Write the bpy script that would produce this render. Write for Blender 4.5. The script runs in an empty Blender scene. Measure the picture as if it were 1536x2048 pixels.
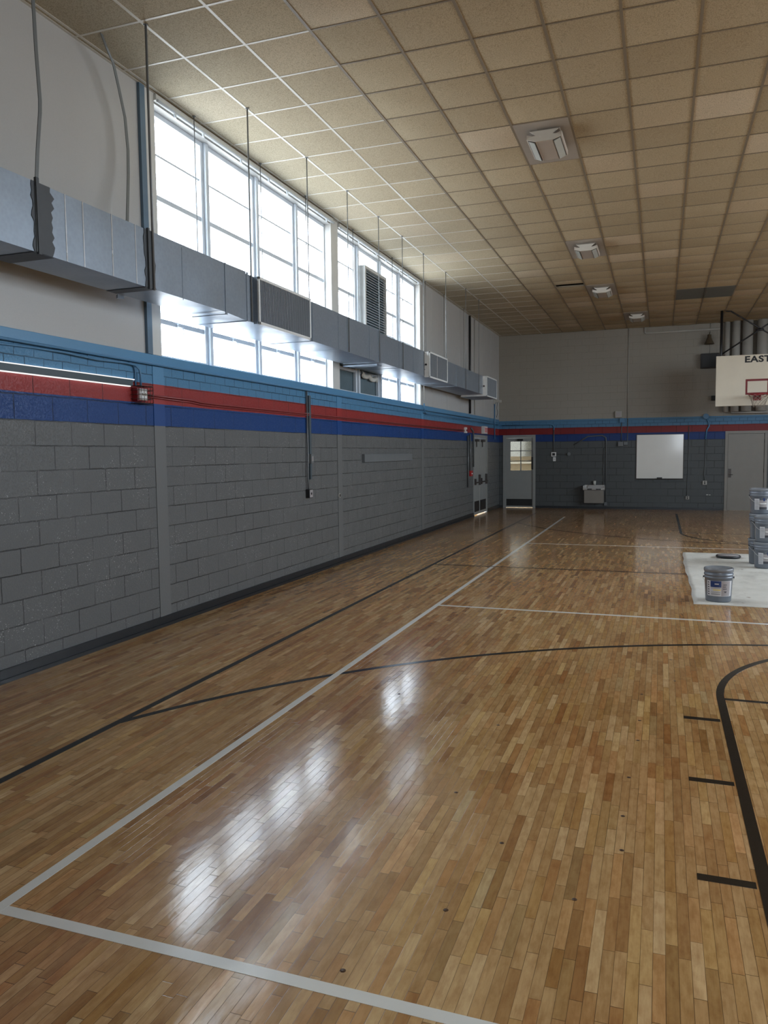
import bpy, bmesh, math, random
from mathutils import Vector, Matrix
random.seed(7)
PI = math.pi
scene = bpy.context.scene
COL = scene.collection

# ---------------------------------------------------------------- dimensions (metres)
XL, XR = -4.604, 8.92          # side walls
YN, YF = -0.9, 23.15           # wall behind the camera, far wall
H = 5.118                      # ceiling
XG = -4.745                    # glazing plane of the left windows
CX = 2.18                      # long axis of the court

# ---------------------------------------------------------------- node helpers
def new_mat(name):
    m = bpy.data.materials.new(name); m.use_nodes = True
    nt = m.node_tree; nt.nodes.clear()
    out = nt.nodes.new('ShaderNodeOutputMaterial')
    return m, nt, out

class N:
    def __init__(s, nt): s.nt = nt
    def n(s, kind, **kw):
        nd = s.nt.nodes.new(kind)
        for k, v in kw.items():
            if k.startswith('i_'):
                nd.inputs[k[2:].replace('_', ' ')].default_value = v
            else: setattr(nd, k, v)
        return nd
    def link(s, a, b): s.nt.links.new(a, b)
    def math(s, op, a, b=None, c=None, clamp=False):
        nd = s.nt.nodes.new('ShaderNodeMath'); nd.operation = op; nd.use_clamp = clamp
        for i, v in enumerate((a, b, c)):
            if v is None: continue
            if isinstance(v, (int, float)): nd.inputs[i].default_value = v
            else: s.link(v, nd.inputs[i])
        return nd.outputs[0]
    def mix(s, fac, a, b, blend='MIX'):
        nd = s.nt.nodes.new('ShaderNodeMix'); nd.data_type = 'RGBA'; nd.blend_type = blend
        for sock, v in ((nd.inputs[0], fac), (nd.inputs[6], a), (nd.inputs[7], b)):
            if isinstance(v, (int, float)): sock.default_value = v
            elif isinstance(v, tuple): sock.default_value = (*v[:3], 1)
            else: s.link(v, sock)
        return nd.outputs[2]
    def ramp(s, fac, stops, interp='LINEAR'):
        nd = s.nt.nodes.new('ShaderNodeValToRGB'); cr = nd.color_ramp; cr.interpolation = interp
        while len(cr.elements) < len(stops): cr.elements.new(0.5)
        for e, (p, c) in zip(cr.elements, stops):
            e.position = p; e.color = (*c[:3], 1) if isinstance(c, tuple) else (c, c, c, 1)
        s.link(fac, nd.inputs[0]); return nd.outputs[0]
    def noise(s, vec, scale, detail=3, rough=0.5, out='Fac'):
        nd = s.nt.nodes.new('ShaderNodeTexNoise')
        nd.inputs['Scale'].default_value = scale; nd.inputs['Detail'].default_value = detail
        nd.inputs['Roughness'].default_value = rough
        if vec is not None: s.link(vec, nd.inputs['Vector'])
        return nd.outputs[out]
    def bump(s, h, strength, dist, normal=None):
        nd = s.nt.nodes.new('ShaderNodeBump'); nd.inputs['Strength'].default_value = strength
        nd.inputs['Distance'].default_value = dist; s.link(h, nd.inputs['Height'])
        if normal is not None: s.link(normal, nd.inputs['Normal'])
        return nd.outputs[0]
    def comb(s, x, y, z):
        nd = s.nt.nodes.new('ShaderNodeCombineXYZ')
        for i, v in enumerate((x, y, z)):
            if isinstance(v, (int, float)): nd.inputs[i].default_value = v
            else: s.link(v, nd.inputs[i])
        return nd.outputs[0]
    def pos(s):
        g = s.nt.nodes.new('ShaderNodeNewGeometry'); p = g.outputs['Position']
        sp = s.nt.nodes.new('ShaderNodeSeparateXYZ'); s.link(p, sp.inputs[0])
        return p, sp.outputs[0], sp.outputs[1], sp.outputs[2]
    def obj(s):
        g = s.nt.nodes.new('ShaderNodeTexCoord'); return g.outputs['Object']
    def bsdf(s, out, color=None, rough=0.5, metal=0.0, normal=None, spec=0.5, **kw):
        b = s.nt.nodes.new('ShaderNodeBsdfPrincipled')
        for k, v in (('Base Color', color), ('Roughness', rough), ('Metallic', metal), ('Normal', normal), ('Specular IOR Level', spec)):
            if v is None: continue
            if isinstance(v, (int, float)): b.inputs[k].default_value = v
            elif isinstance(v, tuple): b.inputs[k].default_value = (*v, 1)
            else: s.link(v, b.inputs[k])
        for k, v in kw.items(): b.inputs[k.replace('_', ' ')].default_value = v
        s.link(b.outputs[0], out.inputs[0]); return b

def paint(name, col, rough=0.5, var=0.08, scale=6.0, bump=0.0, bscale=60.0, metal=0.0, spec=0.5):
    """a plain finish with a little mottling and texture"""
    m, nt, out = new_mat(name); k = N(nt); v = k.obj()
    n1 = k.noise(v, scale, 4)
    c = k.mix(n1, tuple(x * (1 - var) for x in col), tuple(min(1, x * (1 + var)) for x in col))
    r = k.math('ADD', rough - 0.06, k.math('MULTIPLY', k.noise(v, scale * 3, 3), 0.12))
    nm = k.bump(k.noise(v, bscale, 3), bump, 0.004) if bump else None
    k.bsdf(out, c, r, metal, nm, spec); return m

# ---------------------------------------------------------------- wall material
GREY = (0.135, 0.139, 0.138); BLUE = (0.007, 0.050, 0.20); RED = (0.30, 0.030, 0.028)
LBLUE = (0.085, 0.235, 0.40); WHITE = (0.50, 0.49, 0.465)
ROW = 0.1965

def wall_mat(name, axis, upper_block, white=WHITE, top=2.62, G=GREY, B=BLUE, Rd=RED, L=LBLUE):
    m, nt, out = new_mat(name); k = N(nt); p, x, y, z = k.pos()
    u = y if axis == 'y' else x
    wob = k.math('MULTIPLY', k.math('SUBTRACT', k.noise(p, 3.0, 2), 0.5), 0.012)
    zz = k.math('ADD', z, wob)
    t = k.math('DIVIDE', zz, 6.0)
    col = k.ramp(t, [(0.0, G), (1.965 / 6, B), (2.16 / 6, Rd), (2.355 / 6, L), (top / 6, white)], 'CONSTANT')
    def bricks(w, h, off, mortar):
        b = k.n('ShaderNodeTexBrick'); b.offset = 0.5
        for a, v in (('Scale', 1.0), ('Brick Width', w), ('Row Height', h), ('Mortar Size', mortar), ('Mortar Smooth', 0.35), ('Bias', 0.0)):
            b.inputs[a].default_value = v
        jit = k.math('MULTIPLY', k.math('SUBTRACT', k.noise(p, 16.0, 4), 0.5), 0.014)
        k.link(k.comb(k.math('ADD', u, jit), k.math('ADD', k.math('ADD', z, jit), off), 0.0), b.inputs['Vector'])
        return b.outputs['Fac']
    big = bricks(0.398, ROW, 10 * ROW * 2 - 1.965, 0.0055)
    small = bricks(0.20, 0.0975, 0.0975 * 30 - 2.355, 0.005)
    in_low = k.math('LESS_THAN', z, 2.35)
    in_mid = k.math('MULTIPLY', k.math('GREATER_THAN', z, 2.352), k.math('LESS_THAN', z, 2.552))
    in_up = k.math('GREATER_THAN', z, top + 0.01)
    joint = k.math('ADD', k.math('MULTIPLY', big, in_low), k.math('MULTIPLY', small, in_mid), clamp=True)
    if upper_block:
        joint = k.math('ADD', joint, k.math('MULTIPLY', k.math('MULTIPLY', big, in_up), 0.28), clamp=True)
    # joints partly filled by paint
    fill = k.ramp(k.noise(p, 1.7, 3), [(0.34, 0.25), (0.56, 1.0)])
    jf = k.math('MULTIPLY', joint, fill)
    # tiny glints of the glossy block paint, put into the colour as pale specks
    sp = k.ramp(k.noise(p, 85.0, 2, 0.7), [(0.645, 0.0), (0.69, 1.0)])
    near_j = k.ramp(k.noise(p, 4.0, 2), [(0.45, 0.0), (0.62, 1.0)])
    glints = k.math('MULTIPLY', k.math('MULTIPLY', sp, near_j), k.math('LESS_THAN', z, 1.96 if axis == 'y' else -9.0))
    mott = k.noise(p, 1.3, 4)
    col = k.mix(k.math('MULTIPLY', mott, 0.35), col, k.mix(1.0, col, (0.72, 0.72, 0.72), 'MULTIPLY'))
    grain = k.noise(p, 130.0, 3, 0.7)
    col = k.mix(k.math('MULTIPLY', grain, 0.30), col, k.mix(1.0, col, (0.55, 0.55, 0.55), 'MULTIPLY'))
    col = k.mix(k.math('MULTIPLY', jf, 0.85), col, k.mix(1.0, col, (0.16, 0.16, 0.16), 'MULTIPLY'))
    col = k.mix(k.math('MULTIPLY', glints, 0.8), col, (0.62, 0.62, 0.60))
    hgt = k.math('SUBTRACT', k.math('MULTIPLY', grain, 0.20), jf)
    pits = k.ramp(k.noise(p, 60.0, 4, 0.75), [(0.30, 0.0), (0.5, 1.0)])
    smooth_up = k.math('GREATER_THAN', z, 2.555)
    hgt = k.math('ADD', hgt, k.math('MULTIPLY', pits, 0.30))
    if not upper_block:
        hgt = k.math('MULTIPLY', hgt, k.math('SUBTRACT', 1.0, k.math('MULTIPLY', smooth_up, 0.93)))
    nm = k.bump(hgt, 0.8, 0.006)
    r = k.math('ADD', 0.28, k.math('MULTIPLY', k.noise(p, 9.0, 3), 0.16))
    k.bsdf(out, col, r, 0, nm, 0.36); return m

M = {}
M['wall_l'] = wall_mat('painted_block_left', 'y', False, (0.50, 0.495, 0.48), 2.64)
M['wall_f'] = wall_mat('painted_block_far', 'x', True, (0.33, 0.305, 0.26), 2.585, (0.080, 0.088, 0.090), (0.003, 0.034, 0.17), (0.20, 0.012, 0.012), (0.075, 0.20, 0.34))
# pilaster: same bands, no joints
def band_mat(name, top=2.64):
    m, nt, out = new_mat(name); k = N(nt); p, x, y, z = k.pos()
    col = k.ramp(k.math('DIVIDE', z, 6.0), [(0.0, GREY), (1.965 / 6, BLUE), (2.16 / 6, RED), (2.355 / 6, LBLUE), (top / 6, WHITE)], 'CONSTANT')
    nm = k.bump(k.noise(p, 40.0, 4), 0.25, 0.004)
    k.bsdf(out, col, 0.42, 0, nm); return m
M['band'] = band_mat('painted_pilaster')

# ---------------------------------------------------------------- floor material
def floor_mat():
    m, nt, out = new_mat('maple_strip_floor'); k = N(nt); p, x, y, z = k.pos()
    W = 0.0400
    xr = k.math('DIVIDE', x, W)
    row = k.math('FLOOR', xr); fx = k.math('FRACT', xr)
    wn = k.n('ShaderNodeTexWhiteNoise', noise_dimensions='1D'); k.link(row, wn.inputs['W'])
    rnd = wn.outputs['Value']
    wcoord = k.math('ADD', k.math('DIVIDE', y, 0.34), k.math('MULTIPLY', rnd, 311.0))
    v = k.n('ShaderNodeTexVoronoi', voronoi_dimensions='1D', feature='F1', i_Scale=1.0, i_Randomness=0.9)
    k.link(wcoord, v.inputs['W'])
    ve = k.n('ShaderNodeTexVoronoi', voronoi_dimensions='1D', feature='DISTANCE_TO_EDGE', i_Scale=1.0, i_Randomness=0.9)
    k.link(wcoord, ve.inputs['W'])
    sp = k.n('ShaderNodeSeparateColor'); k.link(v.outputs['Color'], sp.inputs[0])
    # a hash per board
    wn2 = k.n('ShaderNodeTexWhiteNoise', noise_dimensions='3D')
    k.link(k.comb(sp.outputs[0], sp.outputs[1], rnd), wn2.inputs['Vector'])
    sc = k.n('ShaderNodeSeparateColor'); k.link(wn2.outputs['Color'], sc.inputs[0])
    r1, r2, r3 = sc.outputs
    base = k.ramp(r1, [(0.0, (0.34, 0.172, 0.060)), (0.07, (0.41, 0.226, 0.086)), (0.30, (0.48, 0.282, 0.115)), (0.6, (0.53, 0.328, 0.142)),
                       (0.87, (0.60, 0.388, 0.180)), (1.0, (0.70, 0.485, 0.250))])
    tint = k.ramp(r2, [(0.0, (1.05, 0.90, 0.78)), (0.25, (1.0, 0.98, 0.96)), (0.7, (1.0, 1.0, 1.0)), (0.92, (1.04, 1.0, 0.82)), (1.0, (0.86, 0.92, 0.95))])
    col = k.mix(1.0, base, tint, 'MULTIPLY')
    # grain, shifted per board
    gv = k.comb(k.math('ADD', k.math('MULTIPLY', x, 26.0), k.math('MULTIPLY', r3, 60.0)), k.math('MULTIPLY', y, 2.6), k.math('MULTIPLY', r1, 37.0))
    g1 = k.noise(gv, 3.0, 5, 0.62)
    g2 = k.noise(k.comb(k.math('MULTIPLY', x, 12.0), k.math('ADD', k.math('MULTIPLY', y, 5.0), k.math('MULTIPLY', r2, 90.0)), k.math('MULTIPLY', r3, 21.0)), 2.2, 3, 0.6)
    col = k.mix(k.math('MULTIPLY', k.ramp(g1, [(0.40, 0.0), (0.70, 1.0)]), 0.45), col, k.mix(1.0, col, (0.60, 0.50, 0.40), 'MULTIPLY'))
    col = k.mix(k.math('MULTIPLY', k.ramp(g2, [(0.42, 0.0), (0.70, 1.0)]), 0.62), col, k.mix(1.0, col, (0.66, 0.55, 0.44), 'MULTIPLY'))
    # reddish ambered areas
    big = k.noise(p, 0.42, 3)
    col = k.mix(k.math('MULTIPLY', k.ramp(big, [(0.46, 0.0), (0.68, 1.0)]), 0.45), col, k.mix(1.0, col, (0.86, 0.64, 0.55), 'MULTIPLY'))
    # gaps
    ex = k.math('MULTIPLY', k.math('MINIMUM', fx, k.math('SUBTRACT', 1.0, fx)), W)
    ey = k.math('MULTIPLY', ve.outputs['Distance'], 0.34)
    gx = k.ramp(k.math('MULTIPLY', ex, 1000.0 / 3), [(0.15, 1.0), (0.42, 0.0)])
    gy = k.ramp(k.math('MULTIPLY', ey, 1000.0 / 3), [(0.20, 1.0), (0.55, 0.0)])
    gap = k.math('MAXIMUM', gx, gy)
    gapv = k.math('MULTIPLY', gap, k.ramp(k.noise(p, 2.0, 2), [(0.3, 0.55), (0.6, 1.0)]))
    col = k.mix(gapv, col, (0.075, 0.035, 0.015))
    # finish: each board tips slightly, and the varnish ripples
    tip = k.math('MULTIPLY', k.math('SUBTRACT', r3, 0.5), k.math('MULTIPLY', fx, 1.0))
    rip = k.noise(k.comb(k.math('MULTIPLY', x, 16.0), k.math('MULTIPLY', y, 7.0), 0.0), 1.0, 3, 0.5)
    wave = k.noise(k.comb(k.math('MULTIPLY', x, 3.0), k.math('MULTIPLY', y, 2.0), 3.3), 1.0, 2, 0.5)
    hgt = k.math('ADD', k.math('ADD', k.math('MULTIPLY', tip, 0.35), k.math('MULTIPLY', rip, 1.5)), k.math('MULTIPLY', wave, 2.0))
    hgt = k.math('SUBTRACT', hgt, k.math('MULTIPLY', gap, 0.25))
    nm = k.bump(hgt, 0.34, 0.0013)
    rr = k.math('ADD', 0.075, k.math('MULTIPLY', k.noise(p, 1.1, 4), 0.12))
    k.bsdf(out, col, rr, 0, nm, 0.56); return m
M['floor'] = floor_mat()

def line_paint(name, col):
    m, nt, out = new_mat(name); k = N(nt); p, x, y, z = k.pos()
    c = k.mix(k.noise(p, 7, 4), tuple(a * 0.85 for a in col), col)
    rip = k.noise(k.comb(k.math('MULTIPLY', x, 16.0), k.math('MULTIPLY', y, 7.0), 0.0), 1.0, 3, 0.5)
    k.bsdf(out, c, 0.18, 0, k.bump(rip, 0.3, 0.0012)); return m
M['line_w'] = line_paint('white_line_paint', (0.80, 0.78, 0.72))
M['line_k'] = line_paint('black_line_paint', (0.010, 0.009, 0.009))

# ---------------------------------------------------------------- ceiling tiles
def tile_mat():
    m, nt, out = new_mat('acoustic_tile'); k = N(nt); p, x, y, z = k.pos()
    cx = k.math('FLOOR', k.math('DIVIDE', k.math('ADD', x, 0.347), 0.599)); cy = k.math('FLOOR', k.math('DIVIDE', k.math('SUBTRACT', y, 8.4), 0.604))
    wn = k.n('ShaderNodeTexWhiteNoise', noise_dimensions='2D'); k.link(k.comb(cx, cy, 0), wn.inputs['Vector'])
    c = k.ramp(wn.outputs['Value'], [(0.0, (0.475, 0.385, 0.250)), (0.45, (0.525, 0.43, 0.285)), (0.8, (0.575, 0.475, 0.315)), (0.93, (0.60, 0.485, 0.335)), (1.0, (0.71, 0.60, 0.44))])
    # towards the windows the tiles turn a little greyer
    near = k.ramp(k.math('DIVIDE', k.math('ADD', x, 4.7), 4.0), [(0.15, 1.0), (0.75, 0.0)])
    c = k.mix(k.math('MULTIPLY', near, 0.55), c, (0.50, 0.475, 0.385))
    spk = k.ramp(k.noise(p, 120.0, 3, 0.7), [(0.40, 1.0), (0.52, 0.0)])
    c = k.mix(k.math('MULTIPLY', spk, 0.60), c, k.mix(1.0, c, (0.42, 0.40, 0.36), 'MULTIPLY'))
    c = k.mix(k.math('MULTIPLY', k.noise(p, 2.5, 4), 0.30), c, k.mix(1.0, c, (0.72, 0.68, 0.62), 'MULTIPLY'))
    nm = k.bump(k.noise(p, 120.0, 3, 0.7), 0.35, 0.003)
    k.bsdf(out, c, 0.85, 0, nm, 0.2); return m
M['tile'] = tile_mat()
M['bar_white'] = paint('ceiling_bar_white', (0.62, 0.60, 0.54), 0.4)
M['bar_tan'] = paint('ceiling_bar_tan', (0.23, 0.185, 0.13), 0.5)
M['plenum'] = paint('plenum_dark', (0.03, 0.03, 0.03), 0.9)

# ---------------------------------------------------------------- metals, paints, plastics
def steel(name, col, rough=0.38, streak=True):
    m, nt, out = new_mat(name); k = N(nt); p, x, y, z = k.pos()
    sp = k.n('ShaderNodeTexVoronoi', i_Scale=34.0); k.link(p, sp.inputs['Vector'])
    n1 = k.noise(p, 3.0, 4)
    a = k.mix(k.math('MULTIPLY', sp.outputs['Distance'], 0.5), tuple(c * 0.80 for c in col), col)
    c = k.mix(k.math('MULTIPLY', n1, 0.6), a, k.mix(1.0, a, (0.72, 0.74, 0.78), 'MULTIPLY'))
    r = k.math('ADD', rough - 0.08, k.math('MULTIPLY', n1, 0.2))
    nm = k.bump(k.noise(p, 1.6, 2), 0.35, 0.02)
    k.bsdf(out, c, r, 0.6, nm); return m
M['galv'] = steel('galvanised_steel', (0.37, 0.43, 0.50), 0.36)
M['seam'] = steel('steel_seam', (0.85, 0.88, 0.90), 0.25)
M['mastic'] = paint('grey_duct_mastic', (0.055, 0.062, 0.07), 0.55, 0.15, 9, 0.3, 30)
M['rod'] = paint('threaded_rod', (0.17, 0.18, 0.185), 0.45, metal=0.2)
M['strap'] = paint('hanger_strap', (0.17, 0.185, 0.19), 0.35, metal=0.3)
M['foil'] = paint('silver_foil_tape', (0.80, 0.80, 0.78), 0.35, 0.15, 20, 0.8, 45, metal=0.15)
M['reg_frame'] = paint('register_frame_alu', (0.74, 0.76, 0.75), 0.35, metal=0.1)
M['reg_vane'] = paint('register_vane', (0.34, 0.38, 0.42), 0.4, metal=0.3)
M['louver'] = paint('louver_paint', (0.58, 0.63, 0.66), 0.45, metal=0.1)
M['louver_side'] = paint('louver_side_paint', (0.52, 0.52, 0.50), 0.5, 0.12, 9)
M['win_frame'] = paint('window_frame_paint', (0.60, 0.65, 0.70), 0.45)
M['trim_white'] = paint('white_trim', (0.58, 0.58, 0.55), 0.45)
M['trim_shade'] = paint('casing_side_shade', (0.10, 0.16, 0.22), 0.5)  # shade on the casing's near side, put into a dark colour
M['track'] = paint('track_slate', (0.045, 0.065, 0.075), 0.45)
M['panel_slate'] = paint('slate_panel', (0.10, 0.14, 0.16), 0.35, 0.25, 5)
M['black'] = paint('black_paint', (0.010, 0.010, 0.011), 0.45)
M['blacksatin'] = paint('black_rubber_base', (0.014, 0.017, 0.020), 0.35)
M['door'] = paint('door_grey_paint', (0.27, 0.28, 0.27), 0.38)
M['door3'] = paint('door_taupe_paint', (0.24, 0.225, 0.20), 0.40)
M['chrome'] = paint('brushed_metal', (0.55, 0.54, 0.52), 0.3, metal=0.9)
M['darkmetal'] = paint('dark_bronze', (0.08, 0.07, 0.065), 0.4, metal=0.5)
M['grey_box'] = paint('grey_box_paint', (0.14, 0.15, 0.155), 0.4)
M['conduit_lb'] = paint('conduit_light_blue', (0.07, 0.19, 0.33), 0.35)
M['conduit_red'] = paint('conduit_red', (0.25, 0.045, 0.045), 0.35)
M['conduit_grey'] = paint('conduit_grey', (0.11, 0.118, 0.12), 0.32)
M['conduit_white'] = paint('conduit_white', (0.40, 0.385, 0.35), 0.4)
M['raceway'] = paint('raceway_slate', (0.062, 0.085, 0.10), 0.4)
M['white_gloss'] = paint('white_gloss', (0.72, 0.72, 0.70), 0.25)
M['red_plastic'] = paint('red_plastic', (0.35, 0.015, 0.015), 0.35)
M['wboard'] = paint('whiteboard_enamel', (0.80, 0.79, 0.74), 0.10, 0.05, 3)
M['horn'] = paint('horn_brown', (0.085, 0.065, 0.040), 0.5)
M['bboard'] = paint('backboard_cream', (0.70, 0.63, 0.50), 0.35, 0.10, 2.2)
M['bb_red'] = paint('backboard_red', (0.17, 0.006, 0.010), 0.4)
M['rim_red'] = paint('rim_red', (0.30, 0.010, 0.018), 0.35)
M['net'] = paint('net_cord', (0.30, 0.26, 0.21), 0.8)
M['light_panel'] = paint('light_mounting_panel', (0.36, 0.315, 0.265), 0.45, 0.06)
M['light_body'] = paint('light_body', (0.50, 0.44, 0.38), 0.35, 0.06)
M['light_lens'] = paint('light_lens', (0.50, 0.51, 0.47), 0.12, 0.06)
M['light_dark'] = paint('light_gasket', (0.05, 0.045, 0.04), 0.5)
M['light_end'] = paint('light_end_plate', (0.60, 0.57, 0.51), 0.25, 0.04)
M['grille'] = paint('return_grille', (0.085, 0.075, 0.055), 0.6)
M['bucket'] = paint('bucket_grey_plastic', (0.155, 0.175, 0.205), 0.25, 0.08)
M['lid'] = paint('lid_grey_plastic', (0.20, 0.215, 0.235), 0.18, 0.08)
M['label'] = paint('bucket_label', (0.58, 0.58, 0.60), 0.4, 0.12, 25)
M['label_blue'] = paint('label_blue', (0.018, 0.045, 0.16), 0.4)
M['label_dark'] = paint('label_dark', (0.05, 0.05, 0.06), 0.5)
M['label_yellow'] = paint('label_yellow', (0.75, 0.62, 0.22), 0.5)
M['label_grey'] = paint('label_grey', (0.36, 0.33, 0.33), 0.5)
M['wire'] = paint('bail_wire', (0.55, 0.56, 0.56), 0.3, metal=0.7)
M['cup'] = paint('paper_white', (0.60, 0.60, 0.55), 0.7)
M['tan'] = paint('hall_tan', (0.42, 0.33, 0.21), 0.6)
M['hall'] = paint('hall_white', (0.70, 0.66, 0.58), 0.6)
M['exit_face'] = paint('exit_sign_face', (0.70, 0.55, 0.53), 0.4)
M['exit_red'] = paint('exit_letters_red', (0.62, 0.10, 0.10), 0.4)
M['plug'] = paint('dark_wood_plug', (0.07, 0.035, 0.018), 0.4)
M['sill_lb'] = paint('sill_light_blue', LBLUE, 0.38, 0.06, 4, 0.2, 40)

def glow_mat():  # glow for the bright edge lines of the wall track
    m, nt, out = new_mat('glowing_edge'); k = N(nt)
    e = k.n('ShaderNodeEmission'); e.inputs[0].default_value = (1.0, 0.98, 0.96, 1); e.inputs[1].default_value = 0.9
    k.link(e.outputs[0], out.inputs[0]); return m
M['glow'] = glow_mat()
def cloth_mat():
    m, nt, out = new_mat('canvas_drop_cloth'); k = N(nt); p, x, y, z = k.pos()
    n = k.noise(p, 1.4, 5, 0.6); s = k.ramp(k.noise(k.comb(x, k.math('MULTIPLY', y, 0.5), 0.0), 3.1, 5, 0.65), [(0.50, 0.0), (0.72, 1.0)])
    c = k.ramp(n, [(0.3, (0.58, 0.56, 0.51)), (0.7, (0.76, 0.74, 0.69))])
    c = k.mix(k.math('MULTIPLY', s, 0.45), c, (0.30, 0.28, 0.25))
    spots = k.ramp(k.noise(p, 9.0, 2), [(0.70, 0.0), (0.74, 1.0)])
    c = k.mix(k.math('MULTIPLY', spots, 0.5), c, (0.20, 0.12, 0.08))
    k.bsdf(out, c, 0.9, 0, k.bump(k.noise(p, 5.0, 4), 0.6, 0.02), 0.1); return m
M['cloth'] = cloth_mat()

def glass_mat(name, tint, pattern):
    m, nt, out = new_mat(name); k = N(nt); p, x, y, z = k.pos()
    streak = k.noise(k.comb(k.math('MULTIPLY', y, 30.0), k.math('MULTIPLY', z, 3.0), 0.0), 2.0, 3, 0.6)
    blot = k.noise(p, 3.2, 3)
    f = k.math('ADD', 1.0 - pattern, k.math('MULTIPLY', k.math('MULTIPLY', streak, blot), pattern * 2.2), clamp=True)
    t = k.n('ShaderNodeBsdfTransparent'); k.link(k.mix(f, (0, 0, 0), tint), t.inputs[0])
    g = k.n('ShaderNodeBsdfGlossy', i_Roughness=0.15)
    mx = k.n('ShaderNodeMixShader'); mx.inputs[0].default_value = 0.05
    k.link(t.outputs[0], mx.inputs[1]); k.link(g.outputs[0], mx.inputs[2]); k.link(mx.outputs[0], out.inputs[0])
    return m
M['glass'] = glass_mat('obscure_glass', (0.95, 0.97, 1.0), 0.25)
M['glass_hall'] = glass_mat('dark_hall_glass', (0.135, 0.13, 0.115), 0.3)  # dark tinted pane of the passage window
M['glass_tint'] = glass_mat('tinted_glass', (0.95, 0.97, 1.0), 0.05)
M['glass_clear'] = glass_mat('door_glass', (0.9, 0.9, 0.86), 0.08)

# ---------------------------------------------------------------- mesh builder
class MB:
    def __init__(s): s.bm = bmesh.new(); s.sm = []
    def box(s, x0, x1, y0, y1, z0, z1, bev=0.0, mi=0):
        bm = s.bm
        vs = [bm.verts.new((x, y, z)) for x in (x0, x1) for y in (y0, y1) for z in (z0, z1)]
        idx = ((0, 1, 3, 2), (4, 6, 7, 5), (0, 4, 5, 1), (2, 3, 7, 6), (0, 2, 6, 4), (1, 5, 7, 3))
        fs = [bm.faces.new([vs[i] for i in f]) for f in idx]
        for f in fs: f.material_index = mi
        if bev:
            es = list({e for f in fs for e in f.edges})
            bmesh.ops.bevel(bm, geom=es, offset=bev, segments=2, affect='EDGES', profile=0.5)
        return s
    def hexa(s, pts, mi=0):
        vs = [s.bm.verts.new(p) for p in pts]
        for f in ((0, 1, 2, 3), (7, 6, 5, 4), (0, 4, 5, 1), (1, 5, 6, 2), (2, 6, 7, 3), (3, 7, 4, 0)):
            s.bm.faces.new([vs[i] for i in f]).material_index = mi
        return s
    def tube(s, path, r, n=8, cap=True, closed=False, mi=0):
        bm = s.bm; path = [Vector(p) for p in path]; rings = []
        L = len(path); up = Vector((0, 0, 1)); prev = None
        for i, p in enumerate(path):
            if closed: d = path[(i + 1) % L] - path[i - 1]
            elif i == 0: d = path[1] - p
            elif i == L - 1: d = p - path[i - 1]
            else: d = (path[i + 1] - p).normalized() + (p - path[i - 1]).normalized()
            d.normalize()
            a = prev - d * prev.dot(d) if prev is not None else (up.cross(d) if abs(d.z) < 0.95 else Vector((1, 0, 0)).cross(d))
            if a.length < 1e-6: a = Vector((1, 0, 0))
            a.normalize(); prev = a; b = d.cross(a)
            rr = r[i] if isinstance(r, (list, tuple)) else r
            rings.append([bm.verts.new(p + a * (rr * math.cos(2 * PI * j / n)) + b * (rr * math.sin(2 * PI * j / n))) for j in range(n)])
        rng = range(L if closed else L - 1)
        for i in rng:
            A, B = rings[i], rings[(i + 1) % L]
            for j in range(n):
                f = bm.faces.new((A[j], A[(j + 1) % n], B[(j + 1) % n], B[j])); f.smooth = True; f.material_index = mi
        if cap and not closed:
            bm.faces.new(rings[0][::-1]).material_index = mi; bm.faces.new(rings[-1]).material_index = mi
        return s
    def lathe(s, prof, c, n=40, a0=0, a1=2 * PI, mi=0, smooth=True):
        bm = s.bm; full = abs(a1 - a0 - 2 * PI) < 1e-6; cols = []
        steps = n if full else n + 1
        for i in range(steps):
            a = a0 + (a1 - a0) * i / n
            cols.append([bm.verts.new((c[0] + r * math.cos(a), c[1] + r * math.sin(a), c[2] + z)) for r, z in prof])
        for i in range(n):
            A, B = cols[i], cols[(i + 1) % steps]
            for j in range(len(prof) - 1):
                try:
                    f = bm.faces.new((A[j], B[j], B[j + 1], A[j + 1])); f.smooth = smooth; f.material_index = mi
                except ValueError: pass
        return s
    def disc(s, c, r, n=24, mi=0):
        s.bm.faces.new([s.bm.verts.new((c[0] + r * math.cos(2 * PI * i / n), c[1] + r * math.sin(2 * PI * i / n), c[2])) for i in range(n)]).material_index = mi
        return s
    def prism(s, pts, d, mi=0):
        """extrude the polygon pts along the vector d"""
        a = [s.bm.verts.new(p) for p in pts]; b = [s.bm.verts.new(Vector(p) + Vector(d)) for p in pts]; n = len(pts)
        s.bm.faces.new(a[::-1]).material_index = mi; s.bm.faces.new(b).material_index = mi
        for i in range(n): s.bm.faces.new((a[i], a[(i + 1) % n], b[(i + 1) % n], b[i])).material_index = mi
        return s
    def build(s, name, mat, parent=None, fix=True):
        bm = s.bm
        bmesh.ops.remove_doubles(bm, verts=bm.verts, dist=1e-6)
        if fix: bmesh.ops.recalc_face_normals(bm, faces=bm.faces)
        if parent is not None:
            inv = root_matrix(parent).inverted(); bm.transform(inv)
        me = bpy.data.meshes.new(name); bm.to_mesh(me); bm.free()
        for mm in (mat if isinstance(mat, (list, tuple)) else [mat]): me.materials.append(M[mm])
        o = bpy.data.objects.new(name, me); COL.objects.link(o)
        if parent is not None: o.parent = parent
        return o

def root_matrix(o):
    m = Matrix.Identity(4)
    while o is not None:
        m = o.matrix_basis @ m; o = o.parent
    return m

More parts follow.
